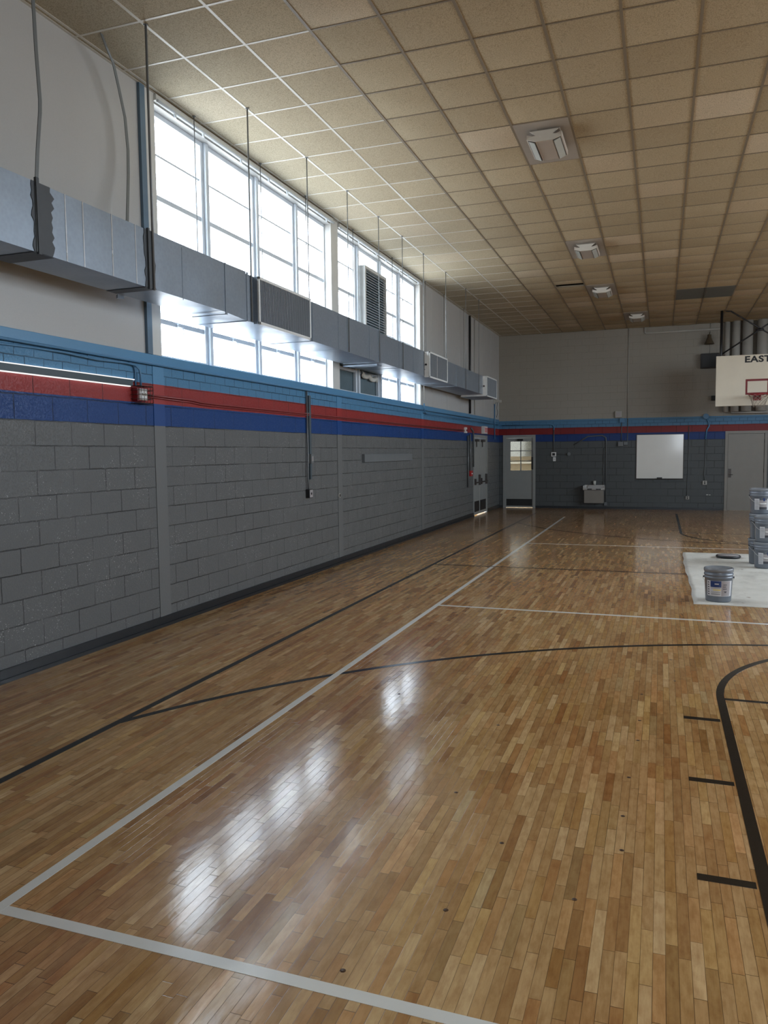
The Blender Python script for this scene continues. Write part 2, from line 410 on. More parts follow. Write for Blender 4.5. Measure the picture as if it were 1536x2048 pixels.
def tag(o, label=None, cat=None, group=None, kind=None):
    if label: o['label'] = label
    if cat: o['category'] = cat
    if group: o['group'] = group
    if kind: o['kind'] = kind
    return o
def thing(name, label, cat, loc=(0, 0, 0), group=None):
    o = bpy.data.objects.new(name, None); o.empty_display_size = 0.1; COL.objects.link(o); o.location = loc
    return tag(o, label, cat, group)
def struct(o): o['kind'] = 'structure'; return o
def dup(root, loc, label, group=None, rz=None):
    r = root.copy(); COL.objects.link(r); r.location = loc; r['label'] = label
    if rz is not None: r.rotation_euler = (0, 0, rz)
    if group: r['group'] = group
    for ch in list(root.children):
        c = ch.copy(); COL.objects.link(c); c.parent = r
        for g in list(ch.children):
            d = g.copy(); COL.objects.link(d); d.parent = c
    return r

def text_mesh(txt, size, depth, offset=0.0):
    cu = bpy.data.curves.new('txt', 'FONT'); cu.body = txt; cu.size = size; cu.extrude = depth; cu.offset = offset
    cu.align_x = 'CENTER'; cu.space_character = 1.08
    ob = bpy.data.objects.new('txt', cu); COL.objects.link(ob)
    dg = bpy.context.evaluated_depsgraph_get(); me = bpy.data.meshes.new_from_object(ob.evaluated_get(dg))
    bpy.data.objects.remove(ob); return me

# ================================================================= SETTING
# ---- floor with its court lines
fl = MB().box(XL - 0.3, XR + 0.3, YN - 0.3, YF + 0.06, -0.12, 0.0).build('floor', 'floor'); struct(fl)
LW = 0.05; LZ = 0.0012
LC = [0]
def line(mat, x0, x1, y0, y1):
    LC[0] += 1
    return MB().box(x0, x1, y0, y1, 0.0002, LZ + 0.00004 * LC[0]).build('court_line', mat, fl)
def arc_line(mat, cx, cy, r, a0, a1, w=LW, n=72, z=LZ):
    m = MB(); bm = m.bm; P = []
    for i in range(n + 1):
        a = a0 + (a1 - a0) * i / n
        P.append([bm.verts.new((cx + rr * math.cos(a), cy + rr * math.sin(a), zz)) for rr in (r - w / 2, r + w / 2) for zz in (0.0002, z)])
    for i in range(n):
        A, B = P[i], P[i + 1]
        for q in ((0, 1), (1, 3), (3, 2), (2, 0)): bm.faces.new((A[q[0]], A[q[1]], B[q[1]], B[q[0]]))
    return m.build('court_line', mat, fl)
MID = 11.12
line('line_w', -2.33, -2.28, 2.08, 20.12)                    # white sideline
line('line_w', -2.279, 2 * CX + 2.33, 2.08, 2.13)        # white end line, near
line('line_w', -2.28, 2 * CX + 2.33, 8.09, 8.14)
line('line_w', -2.28, 2 * CX + 2.33, 14.13, 14.18)
line('line_k', -3.235, -3.185, 0.6, 21.3)                     # black sideline
line('line_k', -3.185, 2 * CX + 3.2, MID - 0.026, MID + 0.026)  # half-court line
for s in (1, -1):
    def Y(y): return y if s == 1 else 2 * MID - y
    yb = Y(1.45)
    a = math.acos((CX + 3.185) / 5.9)
    if s == 1: arc_line('line_k', CX, yb, 5.92, a, PI - a, 0.05)
    else: arc_line('line_k', CX, yb, 5.92, -(PI - a), -a, 0.056)
    for sx in (-1, 1):
        xo = CX + sx * 1.80
        line('line_k', min(xo, xo + -sx * 0.052) - 0.0, max(xo, xo - sx * 0.052), min(Y(0.6), Y(5.56)), max(Y(0.6), Y(5.56)))
        for yt in (5.10, 4.13, 3.165):
            line('line_k', min(xo + sx * 0.008, xo + sx * 0.22), max(xo + sx * 0.008, xo + sx * 0.22), Y(yt) - 0.024, Y(yt) + 0.024)
    line('line_k', CX - 1.75, CX + 1.75, Y(5.56) - 0.02, Y(5.56) + 0.02)
    arc_line('line_k', CX, Y(5.56), 1.775, 0 if s == 1 else -PI, PI if s == 1 else 0, 0.05)
m = MB()
for x, y in ((-0.62, 3.18), (-0.72, 2.63), (-0.13, 3.28), (-0.14, 3.60), (-0.13, 4.05), (-0.10, 4.60), (-0.10, 4.95), (-0.10, 5.5),
             (-0.93, 3.60), (-0.92, 4.6), (-0.95, 2.2), (-0.28, 2.85), (0.12, 5.9), (0.1, 6.5), (-1.7, 5.0), (-0.9, 6.2)):
    m.lathe([(0.0, 0.0011), (0.009, 0.0011), (0.010, 0.0002)], (x, y, 0), 14)
tag(m.build('screw_plug', 'plug', fl), kind='stuff')

# ---- left wall, built round its openings
B1 = (6.42, 10.62); B2 = (10.87, 15.03); ZB, ZT = 2.645, 5.03; DL = (19.78, 21.38, 2.09)
T = 0.27
m = MB(); w0 = XL - T
for y0, y1, z0, z1 in ((YN, B1[0], 0, H), (B1[0], B2[1], 0, ZB), (B1[0], B2[1], ZT, H), (B1[1], B2[0], ZB, ZT), (B2[1], DL[0], 0, H),
                       (DL[0], DL[1], DL[2], H), (DL[1], YF + T, 0, H)):
    m.box(w0, XL, y0, y1, z0 - (0.1 if z0 == 0 else 0), z1 + (0.15 if z1 == H else 0))
struct(m.build('wall_left', 'wall_l'))
# ---- far wall with the two door openings
D2 = (-4.43, -3.56, 2.13); D3 = (1.70, 2.66, 2.14)
m = MB()
for x0, x1, z0, z1 in ((XL, D2[0], 0, H), (D2[0], D2[1], D2[2], H), (D2[1], D3[0], 0, H), (D3[0], D3[1], D3[2], H), (D3[1], XR + T, 0, H)):
    m.box(x0, x1, YF, YF + T, z0 - (0.1 if z0 == 0 else 0), z1 + (0.15 if z1 == H else 0))
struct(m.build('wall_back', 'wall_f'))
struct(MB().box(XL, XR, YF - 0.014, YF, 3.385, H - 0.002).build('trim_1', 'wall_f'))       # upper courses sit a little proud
# ---- right wall with its windows, and the wall behind the camera
m = MB(); RW = (4.6, 16.6)
for y0, y1, z0, z1 in ((YN, RW[0], 0, H), (RW[0], RW[1], 0, ZB), (RW[0], RW[1], ZT, H), (RW[1], YF, 0, H)):
    m.box(XR, XR + T, y0, y1, z0 - (0.1 if z0 == 0 else 0), z1 + (0.15 if z1 == H else 0))
struct(m.build('wall_right', 'wall_l'))
BW = (0.65, 4.6, 1.62, 3.3)
struct(MB().box(XL - T, BW[0], YN - T, YN, -0.1, H + 0.15).box(BW[1], XR + T, YN - T, YN, -0.1, H + 0.15).box(BW[0], BW[1], YN - T, YN, -0.1, BW[2]).box(BW[0], BW[1], YN - T, YN, BW[3], H + 0.15).build('wall_front', 'wall_f'))
w = bpy.data.objects.new('window_13', None); COL.objects.link(w); w.location = (BW[0], YN, BW[2]); struct(w)
f = MB(); a, b = YN - 0.17, YN - 0.10
f.box(BW[0], BW[1], a, b, BW[2], BW[2] + 0.05).box(BW[0], BW[1], a, b, BW[3] - 0.05, BW[3])
for q in range(5): x = BW[0] + (BW[1] - BW[0] - 0.06) * q / 4; f.box(x, x + 0.06, a, b, BW[2] + 0.05, BW[3] - 0.05)
f.build('frame', 'win_frame', w)
MB().box(BW[0], BW[1], a + 0.03, a + 0.034, BW[2], BW[3]).build('pane', 'glass', w)
# ---- base and ledge
struct(MB().box(XL, XL + 0.018, YN, DL[0] - 0.06, 0, 0.10).box(XL, XL + 0.035, YN, DL[0] - 0.06, 0, 0.03).box(XL, XL + 0.018, DL[1] + 0.06, YF, 0, 0.10).build('baseboard_left', 'blacksatin'))
struct(MB().box(XL, D2[0] - 0.06, YF - 0.018, YF, 0, 0.07).box(D2[1] + 0.06, D3[0] - 0.06, YF - 0.018, YF, 0, 0.07).box(D3[1] + 0.06, XR, YF - 0.018, YF, 0, 0.07).build('baseboard_back', 'blacksatin'))
struct(MB().box(XL, XL + 0.022, YN, 21.6, 2.56, 2.645, 0.004).build('trim_2', 'sill_lb'))
for i, y in enumerate((6.285, 10.76, 15.10)):
    struct(MB().box(XL, XL + 0.006, y, y + 0.175, 0.09, 2.557).build('trim_%d' % (3 + i), 'band'))
# vertical board joints of the smooth upper wall
m = MB()
for y in (15.95, 17.15, 18.35, 19.8, 20.9, 21.9): m.box(XL, XL + 0.004, y, y + 0.03, 2.65, H - 0.01)
struct(m.build('trim_6', 'wall_l'))

# ---- ceiling: tiles between bars
GX0, GXS, GY0, GYS = -0.347, 0.599, 8.4, 0.604
panels = [(-2, 0), (-2, 8), (-2, 14), (-1, 20)]          # the grid cells (two long) taken by the ceiling lights
skip = set()
for i, j in panels: skip |= {(i, j), (i, j + 1)}
grille_cells = {(1, 16), (1, 17), (2, 16), (2, 17)}
skip |= grille_cells
xs = [XL] + [GX0 + GXS * i for i in range(-7, 16)] ; xs = [x for x in xs if x < XR] + [XR]
ys = [YN] + [GY0 + GYS * j for j in range(-15, 25)]; ys = [y for y in ys if y < YF] + [YF]
m = MB(); bm = m.bm
for a in range(len(xs) - 1):
    for b in range(len(ys) - 1):
        x0, x1, y0, y1 = xs[a], xs[a + 1], ys[b], ys[b + 1]
        ci = a - 8; cj = b - 16
        if (ci, cj) in skip or x1 - x0 < 0.02: continue
        if (ci, cj) == (-3, 13): y1 -= 0.26
        d = 0.004
        sag = (0.0 if x1 < -2.6 else 0.016) * random.uniform(0.5, 1.3)
        tx, ty = random.uniform(-0.003, 0.003), random.uniform(-0.003, 0.003)
        base = H + 0.0015
        drop = 0.0
        if x1 < -2.6: tx = ty = 0.0
        n = 6 if sag else 2; grid = []
        for i in range(n):
            for j in range(n):
                u, v = i / (n - 1), j / (n - 1)
                s_ = (1 - abs(2 * u - 1) ** 2.6) * (1 - abs(2 * v - 1) ** 2.6)
                zz = base - sag * s_ + tx * (u - 0.5) * 0.5 + ty * (v - 0.5) * 0.5 + (0.003 if sag else 0)
                grid.append(bm.verts.new((x0 + d + (x1 - x0 - 2 * d) * u, y0 + d + (y1 - y0 - 2 * d) * v, zz)))
        for i in range(n - 1):
            for j in range(n - 1):
                f = bm.faces.new((grid[i * n + j], grid[i * n + j + 1], grid[(i + 1) * n + j + 1], grid[(i + 1) * n + j])); f.smooth = bool(sag)
ceil = m.build('ceiling', 'tile', fix=False); struct(ceil)
m = MB()
for x in xs[1:-1]:
    m.box(x - 0.012, x + 0.012, YN, YF, H - 0.0015, H + 0.035, mi=0 if x < -2.9 else 1)
for b, y in enumerate(ys[1:-1]):
    m.box(XL, -2.75, y - 0.011, y + 0.011, H - 0.001, H + 0.03, mi=0)
    m.box(-2.75, XR, y - 0.009, y + 0.009, H - 0.000, H + 0.03, mi=1)
m.box(XL, XL + 0.025, YN, YF, H - 0.002, H + 0.02, mi=0)
struct(m.build('ceiling_grid', ['bar_white', 'bar_tan'], ceil))
struct(MB().box(XL - T, XR + T, YN - T, YF + T, H + 0.14, H + 0.3).build('ceiling_slab', 'plenum', ceil))

# ---- windows of the left wall: eight bays
bays = [(6.46, 7.38, 'a'), (7.53, 8.49, 'a'), (8.63, 9.57, 'a'), (9.71, 10.60, 'a'), (10.90, 11.80, 'b'), (11.96, 12.86, 'b'), (13.03, 13.89, 'b'), (14.10, 14.98, 'b')]
zrows = [2.68, 3.02, 3.42, 3.82, 4.22, 4.635, 5.00]
edges = {'a': (B1[0], 7.455, 8.56, 9.64, B1[1]), 'b': (B2[0], 11.88, 12.945, 13.995, B2[1])}
for i, (y0, y1, g) in enumerate(bays):
    k = i % 4; e0, e1 = edges[g][k], edges[g][k + 1]
    w = bpy.data.objects.new('window_%d' % (i + 1), None); COL.objects.link(w); w.location = (XG, e0, ZB); struct(w)
    f = MB(); xo, xi = XG - 0.05, XG + 0.045
    f.box(xo, xi, e0, y0, ZB, ZT); f.box(xo, xi, y1, e1, ZB, ZT)
    f.box(xo, xi, y0, y1, ZB, zrows[0]); f.box(xo, xi, y0, y1, zrows[-1] - 0.015, ZT)
    if k < 3: f.box(xo, xi + 0.035, e1 - 0.028, e1, ZB, ZT)
    if k > 0: f.box(xo, xi + 0.035, e0, e0 + 0.028, ZB, ZT)
    blanks = {4: (2.68, 3.42), 5: (2.68, 3.42)}.get(i)
    for zi, z in enumerate(zrows[1:-1]):
        thick = zi in (0, 3)
        f.box(XG - 0.025, XG + (0.03 if thick else 0.016), y0, y1, z - (0.024 if thick else 0.010), z + (0.024 if thick else 0.010))
    f.build('frame', 'win_frame', w)
    p = MB()
    for z0, z1 in zip(zrows[:-1], zrows[1:]):
        if blanks and z0 >= blanks[0] - 0.01 and z1 <= blanks[1] + 0.01: continue
        p.box(XG - 0.004, XG, y0 + 0.001, y1 - 0.001, z0 + 0.005, z1 - 0.005)
    p.build('pane', 'glass', w)
    # hopper latch and its dangling pull
    yc = (y0 + y1) / 2
    if i not in (4, 5):
        l = MB().box(XG + 0.03, XG + 0.055, yc - 0.05, yc + 0.05, 3.0, 3.03, 0.004)
        l.tube([(XG + 0.05, yc + 0.02, 3.0), (XG + 0.065, yc + 0.03, 2.97), (XG + 0.055, yc + 0.035, 2.93)], 0.006, 6)
        l.build('latch', 'win_frame', w)
    if blanks:
        q = MB().box(XG - 0.012, XG - 0.002, y0, y1, blanks[0], 3.0).box(XG - 0.012, XG - 0.002, y0, y1, 3.04, blanks[1])
        q.box(XG - 0.002, XG + 0.01, y0 + 0.02, y0 + 0.035, blanks[0], 3.0).box(XG - 0.002, XG + 0.01, y1 - 0.035, y1 - 0.02, blanks[0], 3.0)
        q.build('blank_panel', 'panel_slate', w)
# casings, head rail, pier face
struct(MB().box(XL, XL + 0.02, 6.27, 6.425, 2.645, H - 0.005, 0.003).build('trim_7', 'trim_white'))
struct(MB().box(XL, XL + 0.03, 6.195, 6.27, 2.645, H - 0.005).build('trim_8', 'trim_shade'))  # dark strip standing in for the shaded near side of the casing
struct(MB().box(XL, XL + 0.012, B1[1] - 0.005, B2[0] + 0.005, 2.645, H - 0.005, 0.003).build('trim_9', 'trim_white'))
struct(MB().box(XL, XL + 0.015, B2[1] - 0.005, B2[1] + 0.10, 2.645, H - 0.005, 0.003).build('trim_10', 'trim_white'))
for i, (a, b) in enumerate((B1, B2)):
    t = thing('curtain_rail', ('long white curtain rail over the nearer four window bays', 'shorter-looking white curtain rail over the farther window bays with the louver')[i], 'curtain rail', (XL, a, 5.05), 'curtain rails above the windows')
    MB().box(XL, XL + 0.05, a, b, 5.045, 5.10, 0.006).build('rail', 'trim_white', t)
    MB().tube([(XL + 0.062, a, 5.035), (XL + 0.062, b, 5.035)], 0.014, 10).build('track', 'win_frame', t)
    for q in range(7):
        y = a + 0.2 + q * (b - a - 0.4) / 6 + random.uniform(-0.1, 0.1)
        MB().box(XL + 0.052, XL + 0.072, y, y + 0.02, 4.985, 5.03).build('hook', 'win_frame', t)
# simple windows of the right wall
for i in range(4):
    y0 = RW[0] + i * (RW[1] - RW[0]) / 4; y1 = y0 + (RW[1] - RW[0]) / 4
    w = bpy.data.objects.new('window_%d' % (i + 9), None); COL.objects.link(w); w.location = (XR, y0, ZB); struct(w)
    f = MB(); a, b = XR + 0.1, XR + 0.17
    f.box(a, b, y0, y0 + 0.06, ZB, ZT).box(a, b, y1 - 0.06, y1, ZB, ZT).box(a, b, y0, y1, ZB, ZB + 0.05).box(a, b, y0, y1, ZT - 0.05, ZT)
    for z in (3.2, 3.8, 4.4): f.box(a, b, y0, y1, z - 0.02, z + 0.02)
    f.box(a, b, (y0 + y1) / 2 - 0.04, (y0 + y1) / 2 + 0.04, ZB, ZT)
    f.build('frame', 'win_frame', w)
    MB().box(a + 0.03, a + 0.034, y0, y1, ZB, ZT).build('pane', 'glass_tint', w)

# ---- doors
# left wall exit doors near the corner
d = bpy.data.objects.new('door_1', None); COL.objects.link(d); d.location = (XL, DL[0], 0); struct(d)
f = MB().box(XL - 0.06, XL + 0.015, DL[0] - 0.05, DL[0] + 0.03, 0, DL[2] + 0.05).box(XL - 0.06, XL + 0.015, DL[1] - 0.03, DL[1] + 0.05, 0, DL[2] + 0.05)
f.box(XL - 0.06, XL + 0.015, DL[0] + 0.03, DL[1] - 0.03, DL[2] - 0.03, DL[2] + 0.05); f.build('door_frame', 'door', d)
ym = (DL[0] + DL[1]) / 2 - 0.06
for y0, y1, nm in ((DL[0] + 0.035, ym - 0.006, 0), (ym + 0.006, DL[1] - 0.035, 1)):
    lf = MB().box(XL - 0.05, XL - 0.008, y0, y1, 0.022, DL[2] - 0.035, 0.002).build('door_leaf', 'door', d)
    b = MB().box(XL - 0.008, XL + 0.05, y0 + 0.06, y0 + 0.12, 0.82, 0.98, 0.006).box(XL - 0.008, XL + 0.05, y1 - 0.12, y1 - 0.06, 0.80, 1.08, 0.006)
    b.tube([(XL + 0.05, y0 + 0.05, 0.88), (XL + 0.05, y1 - 0.05, 0.88)], 0.016, 10); b.build('panic_bar', 'darkmetal', lf)
    MB().box(XL - 0.008, XL - 0.003, y0 + 0.05, y1 - 0.06, 0.10, 0.38).build('kick_plate', 'black', lf)
    c = MB().box(XL - 0.008, XL + 0.06, y0 + 0.15, y0 + 0.42, 1.96, 2.02, 0.005); c.box(XL + 0.0, XL + 0.02, y0 + 0.28, y0 + 0.31, 1.82, 1.96)
    c.build('door_closer', 'darkmetal', lf)
# far door with its four-light window
d = bpy.data.objects.new('door_2', None); COL.objects.link(d); d.location = (D2[0], YF, 0); struct(d)
f = MB().box(D2[0] - 0.05, D2[0] + 0.03, YF - 0.02, YF + 0.12, 0, D2[2] + 0.045).box(D2[1] - 0.03, D2[1] + 0.05, YF - 0.02, YF + 0.12, 0, D2[2] + 0.045)
f.box(D2[0] + 0.03, D2[1] - 0.03, YF - 0.02, YF + 0.12, D2[2] - 0.04, D2[2] + 0.045); f.build('door_frame', 'door', d)
wx0, wx1, wz0, wz1 = -4.265, -3.635, 1.12, 1.985
lf = MB(); dy0, dy1 = YF + 0.01, YF + 0.055
lf.box(D2[0] + 0.032, wx0, dy0, dy1, 0.012, D2[2] - 0.045).box(wx1, D2[1] - 0.032, dy0, dy1, 0.012, D2[2] - 0.045)
lf.box(wx0, wx1, dy0, dy1, 0.012, wz0).box(wx0, wx1, dy0, dy1, wz1, D2[2] - 0.045)
lf = lf.build('door_leaf', 'door', d)
MB().box(-3.965, -3.94, dy0 - 0.006, dy1, wz0, wz1).box(wx0, wx1, dy0 - 0.006, dy1, 1.695, 1.72).box(wx0, wx1, dy0 - 0.006, dy1, 1.395, 1.415).build('muntin', 'door', lf)
MB().box(wx0, wx1, dy0 + 0.02, dy0 + 0.024, wz0, wz1).build('pane', 'glass_clear', lf)
MB().box(D2[0] + 0.05, D2[1] - 0.05, dy0 - 0.004, dy0, 0.06, 0.265).build('kick_plate', 'black', lf)
MB().box(-4.05, -3.88, dy0 - 0.05, dy0, 2.0, 2.06, 0.006).build('door_closer', 'black', lf)
MB().box(-3.63, -3.575, dy0 - 0.04, dy0, 1.15, 1.52, 0.005).build('push_plate', 'black', lf)
# right-hand far door
d = bpy.data.objects.new('door_3', None); COL.objects.link(d); d.location = (D3[0], YF, 0); struct(d)
f = MB().box(D3[0] - 0.045, D3[0] + 0.025, YF - 0.02, YF + 0.12, 0, D3[2] + 0.04).box(D3[1] - 0.025, D3[1] + 0.045, YF - 0.02, YF + 0.12, 0, D3[2] + 0.04)
f.box(D3[0] + 0.025, D3[1] - 0.025, YF - 0.02, YF + 0.12, D3[2] - 0.03, D3[2] + 0.04); f.build('door_frame', 'door3', d)
lf = MB().box(D3[0] + 0.03, D3[1] - 0.03, YF + 0.005, YF + 0.05, 0.012, D3[2] - 0.035, 0.002).build('door_leaf', 'door3', d)
l = MB().box(D3[0] + 0.045, D3[0] + 0.12, YF - 0.004, YF + 0.005, 0.91, 1.15)
l.tube([(D3[0] + 0.08, YF - 0.05, 0.99), (D3[0] + 0.16, YF - 0.05, 0.99)], 0.01, 8).tube([(D3[0] + 0.08, YF, 0.99), (D3[0] + 0.08, YF - 0.05, 0.99)], 0.012, 8)
l.build('lock_plate', 'darkmetal', lf)
h = MB()
for z in (0.25, 1.05, 1.85): h.tube([(D3[1] - 0.028, YF - 0.004, z), (D3[1] - 0.028, YF - 0.004, z + 0.10)], 0.008, 8)
h.build('hinge', 'darkmetal', lf)

struct(MB().box(D3[0] - 0.2, D3[1] + 0.2, YF + T - 0.005, YF + T + 0.1, -0.1, 2.5).build('wall_light_stop', 'plenum'))  # unseen dark backing added to stop daylight leaking under the door
# ---- the lit passage beyond the far door
m = MB(); hx0, hx1, hy1 = -5.6, -2.4, YF + T + 3.0; hy0 = YF + T
m.box(hx0 - 0.1, hx0, hy0, hy1, -0.1, 2.9).box(hx1, hx1 + 0.1, hy0, hy1, -0.1, 2.9)
m.box(hx0, hx1, hy0, hy1, -0.12, 0.0).box(hx0 - 0.1, hx1 + 0.1, hy0, hy1 + 0.1, 2.8, 2.95)
m.box(hx0, -4.95, hy1, hy1 + 0.1, 0, 2.8).box(-3.3, hx1, hy1, hy1 + 0.1, 0, 2.8).box(-4.95, -3.3, hy1, hy1 + 0.1, 0, 1.52).box(-4.95, -3.3, hy1, hy1 + 0.1, 2.35, 2.8)
struct(m.build('wall_passage', 'tan'))
struct(MB().box(-4.95, -3.3, hy1 + 0.03, hy1 + 0.035, 1.52, 2.35).build('window_14', 'glass_hall'))
struct(MB().box(-4.95, -3.3, hy1 - 0.45, hy1 - 0.005, 1.28, 1.34).build('trim_11', 'hall'))

# ================================================================= DUCT AND ITS FITTINGS
XD = -3.94
duct = thing('air_duct', 'long rectangular galvanised steel duct hung in front of the windows', 'duct', (XD, 1.0, 3.044))
b = MB()
b.box(-4.324, XD, 1.0, 6.546, 3.044, 3.504)
b.hexa([(-4.324, 6.546, 3.044), (XD, 6.546, 3.044), (XD, 6.546, 3.504), (-4.324, 6.546, 3.504), (-4.506, 6.951, 3.024), (XD, 6.951, 3.024), (XD, 6.951, 3.509), (-4.506, 6.951, 3.509)])
b.box(-4.506, XD, 6.951, 10.86, 3.024, 3.488)
b.box(-4.506, XD, 10.86, 17.902, 3.026, 3.453)
b.build('duct_body', 'galv', duct)
def seam(y, w, mat, x=XD, zt=3.506, zb=3.044, out=0.006, xb=-4.324, under=True):
    s = MB().box(x, x + out, y - w / 2, y + w / 2, zb, zt)
    if under: s.box(xb, x + out, y - w / 2, y + w / 2, zb - out, zb)
    return s.build('seam', mat, duct)
for y in (3.75, 4.455, 4.63, 4.94, 5.22): seam(y, 0.010, 'seam', out=0.0025, under=False)
for y in (5.85, 7.9): seam(y, 0.006, 'galv', out=0.003, zt=3.478, zb=3.03, under=False)
for y in (9.30, 9.60, 10.42, 11.75, 12.5, 14.6, 16.02): seam(y, 0.008, 'galv', zt=3.478 if y < 10.8 else 3.452, zb=3.026, out=0.004, xb=-4.506, under=y in (9.30, 11.75, 14.6))
for y, w, xb, zt in ((6.56, 0.03, -4.324, 3.506), (6.97, 0.03, -4.506, 3.504), (10.81, 0.03, -4.506, 3.488), (8.51, 0.02, -4.506, 3.488), (15.4, 0.02, -4.506, 3.452)):
    seam(y, w, 'galv', out=0.007, zt=zt, zb=3.026, xb=xb)
# ragged mastic bands
def mastic(y0, y1, zt, zb):
    n = 14; P = []
    for i in range(n + 1): P.append((XD + 0.001, y0 + random.uniform(-0.012, 0.012), zb + (zt - zb) * i / n))
    for i in range(n, -1, -1): P.append((XD + 0.001, y1 + random.uniform(-0.02, 0.02), zb + (zt - zb) * i / n))
    s = MB().prism(P, (0.004, 0, 0)); s.box(-4.324, XD, y0, y1, zb - 0.004, zb - 0.0005)
    return s.build('sealant_band', 'mastic', duct)
mastic(4.15, 4.33, 3.504, 3.043); mastic(5.33, 5.45, 3.504, 3.043)
MB().box(XD, XD + 0.02, 4.175, 4.2, 3.03, 3.53).build('flange', 'mastic', duct)
MB().box(XD, XD + 0.02, 5.36, 5.38, 3.03, 3.515).build('flange', 'mastic', duct)
MB().prism([(-4.324, 5.47, 3.042), (-4.374, 5.51, 3.042), (-4.324, 5.55, 3.042)], (0, 0, -0.03)).build('bracket', 'galv', duct)

def register(y0, y1, z0, z1, label, foil, depth=0.10, cells=1, xb=None):
    t = thing('air_register', label, 'air register', (XD, y0, z0), 'supply registers on the duct')
    xf = XD + depth; x0 = XD + 0.001 if xb is None else xb
    fr = 0.028
    MB().box(x0, xf - 0.02, y0 + 0.004, y1 - 0.004, z0 + 0.004, z1 - 0.004).build('register_box', 'galv', t)
    f = MB(); a, c = xf - 0.02, xf
    f.box(a, c, y0, y1, z1 - fr, z1, 0.003).box(a, c, y0, y1, z0, z0 + fr, 0.003).box(a, c, y0, y0 + fr, z0, z1, 0.003).box(a, c, y1 - fr, y1, z0, z1, 0.003)
    if cells == 2: f.box(a, c - 0.004, (y0 + y1) / 2 - 0.012 - 0.1, (y0 + y1) / 2 + 0.002 - 0.1, z0, z1)
    f.build('register_frame', 'reg_frame', t)
    v = MB(); n = int((y1 - y0) / 0.028)
    for i in range(1, n):
        y = y0 + (y1 - y0) * i / n
        v.box(a + 0.002, c - 0.004, y - 0.0035, y + 0.0035, z0 + fr, z1 - fr)
    v.build('register_vanes', 'reg_vane', t)
    if foil:
        n = 16; P = []
        for i in range(n + 1): P.append((x0 + (0.0 if i in (0, n) else random.uniform(-0.02, 0.015)), y0 + 0.003, z0 + 0.006 + (z1 - z0 - 0.012) * i / n))
        P += [(xf - 0.021, y0 + 0.003, z1 - 0.006), (xf - 0.021, y0 + 0.003, z0 + 0.006)]
        MB().prism(P, (0, -0.004, 0)).build('foil_wrap', 'foil', t)
        MB().tube([(XD + 0.03, y0 - 0.001, (z0 + z1) / 2), (XD + 0.03, y0 - 0.012, (z0 + z1) / 2)], 0.018, 12).build('damper_knob', 'black', t)
    return t
register(7.09, 8.33, 3.008, 3.486, 'wide register with pale frame, nearest on the steel duct', False, depth=0.07, cells=1)
register(13.155, 14.367, 2.998, 3.453, 'silver-taped register split in two, middle one on the duct', True, cells=2)
register(17.88, 19.06, 2.978, 3.453, 'silver-taped register at the far end of the duct', True, cells=1, xb=-4.466)

# hangers
def rod(x, y, zb, lab, r=0.006, top=H, mat='rod'):
    o = MB().tube([(x, y, zb), (x, y, top)], r, 8)
    o.box(x - 0.014, x + 0.014, y - 0.014, y + 0.014, top - 0.008, top - 0.001)
    return tag(o.build('hanger_rod', mat), lab, 'hanger rod', 'rods hanging the duct from the ceiling')
rods_f = [(5.43, 'thick front rod in front of the first window casing', 0.010), (7.04, 'front rod crossing the second tall window bay', 0.008), (8.41, 'front rod meeting the nearest register at its far corner', 0.007),
          (9.64, 'front rod in front of the last bay before the white pier', 0.006), (10.83, 'front rod just past the white pier, beside the louver box', 0.006), (11.93, 'front rod crossing the louver box face', 0.006),
          (13.10, 'front rod at the near edge of the middle silver-taped register', 0.006), (14.58, 'front rod just beyond the middle silver-taped register', 0.006),
          (16.18, 'front rod before the black pipe on the white wall', 0.006), (17.43, 'front rod just before the last silver-taped register', 0.006)]
for y, lab, r in rods_f: rod(-3.928, y, 3.03, lab, r)
rods_r = [(7.00, 'thin rear rod beside the first window mullion'), (8.38, 'thin rear rod in front of the third window bay'), (9.62, 'thin rear rod beside the fourth window bay'),
          (11.30, 'thin rear rod left of the louver box'), (13.15, 'thin rear rod right of the louver box'), (15.2, 'thin rear rod at the far window casing'), (16.6, 'thin rear rod on the plain white wall'), (18.4, 'thin rear rod above the last register')]
for y, lab in rods_r: rod(-4.52, y, 3.05, lab, 0.005)
def strapf(path, lab, w=0.014):
    m = MB(); bm = m.bm; R = []
    for p in path: R.append([bm.verts.new((p[0] + dx, p[1] + dy, p[2])) for dx, dy in ((-0.003, -w), (0.003, -w), (0.003, w), (-0.003, w))])
    for A, Bq in zip(R[:-1], R[1:]):
        for j in range(4): bm.faces.new((A[j], A[(j + 1) % 4], Bq[(j + 1) % 4], Bq[j]))
    bm.faces.new(R[0]); bm.faces.new(R[-1][::-1])
    return tag(m.build('hanger_strap', 'strap'), lab, 'hanger strap', 'bent metal straps on the near duct')
strapf([(-3.93, 4.228, H), (-3.93, 4.228, 4.69), (-3.93, 4.236, 4.36), (-3.93, 4.252, 4.05), (-3.93, 4.247, 3.97), (-3.93, 4.21, 3.71), (-3.93, 4.19, 3.52), (-3.932, 4.18, 3.045)], 'grey metal strap holding the near end of the duct')
strapf([(-4.347, 5.415, H), (-4.39, 5.525, 5.068), (-4.42, 5.645, 4.996), (-4.445, 5.74, 4.83), (-4.46, 5.825, 4.634), (-4.465, 5.857, 4.37), (-4.45, 5.83, 4.15), (-4.42, 5.779, 3.999), (-4.37, 5.69, 3.72), (-4.335, 5.62, 3.50), (-4.332, 5.62, 3.1)], 'curved metal strap arcing from ceiling to behind the duct', 0.017)

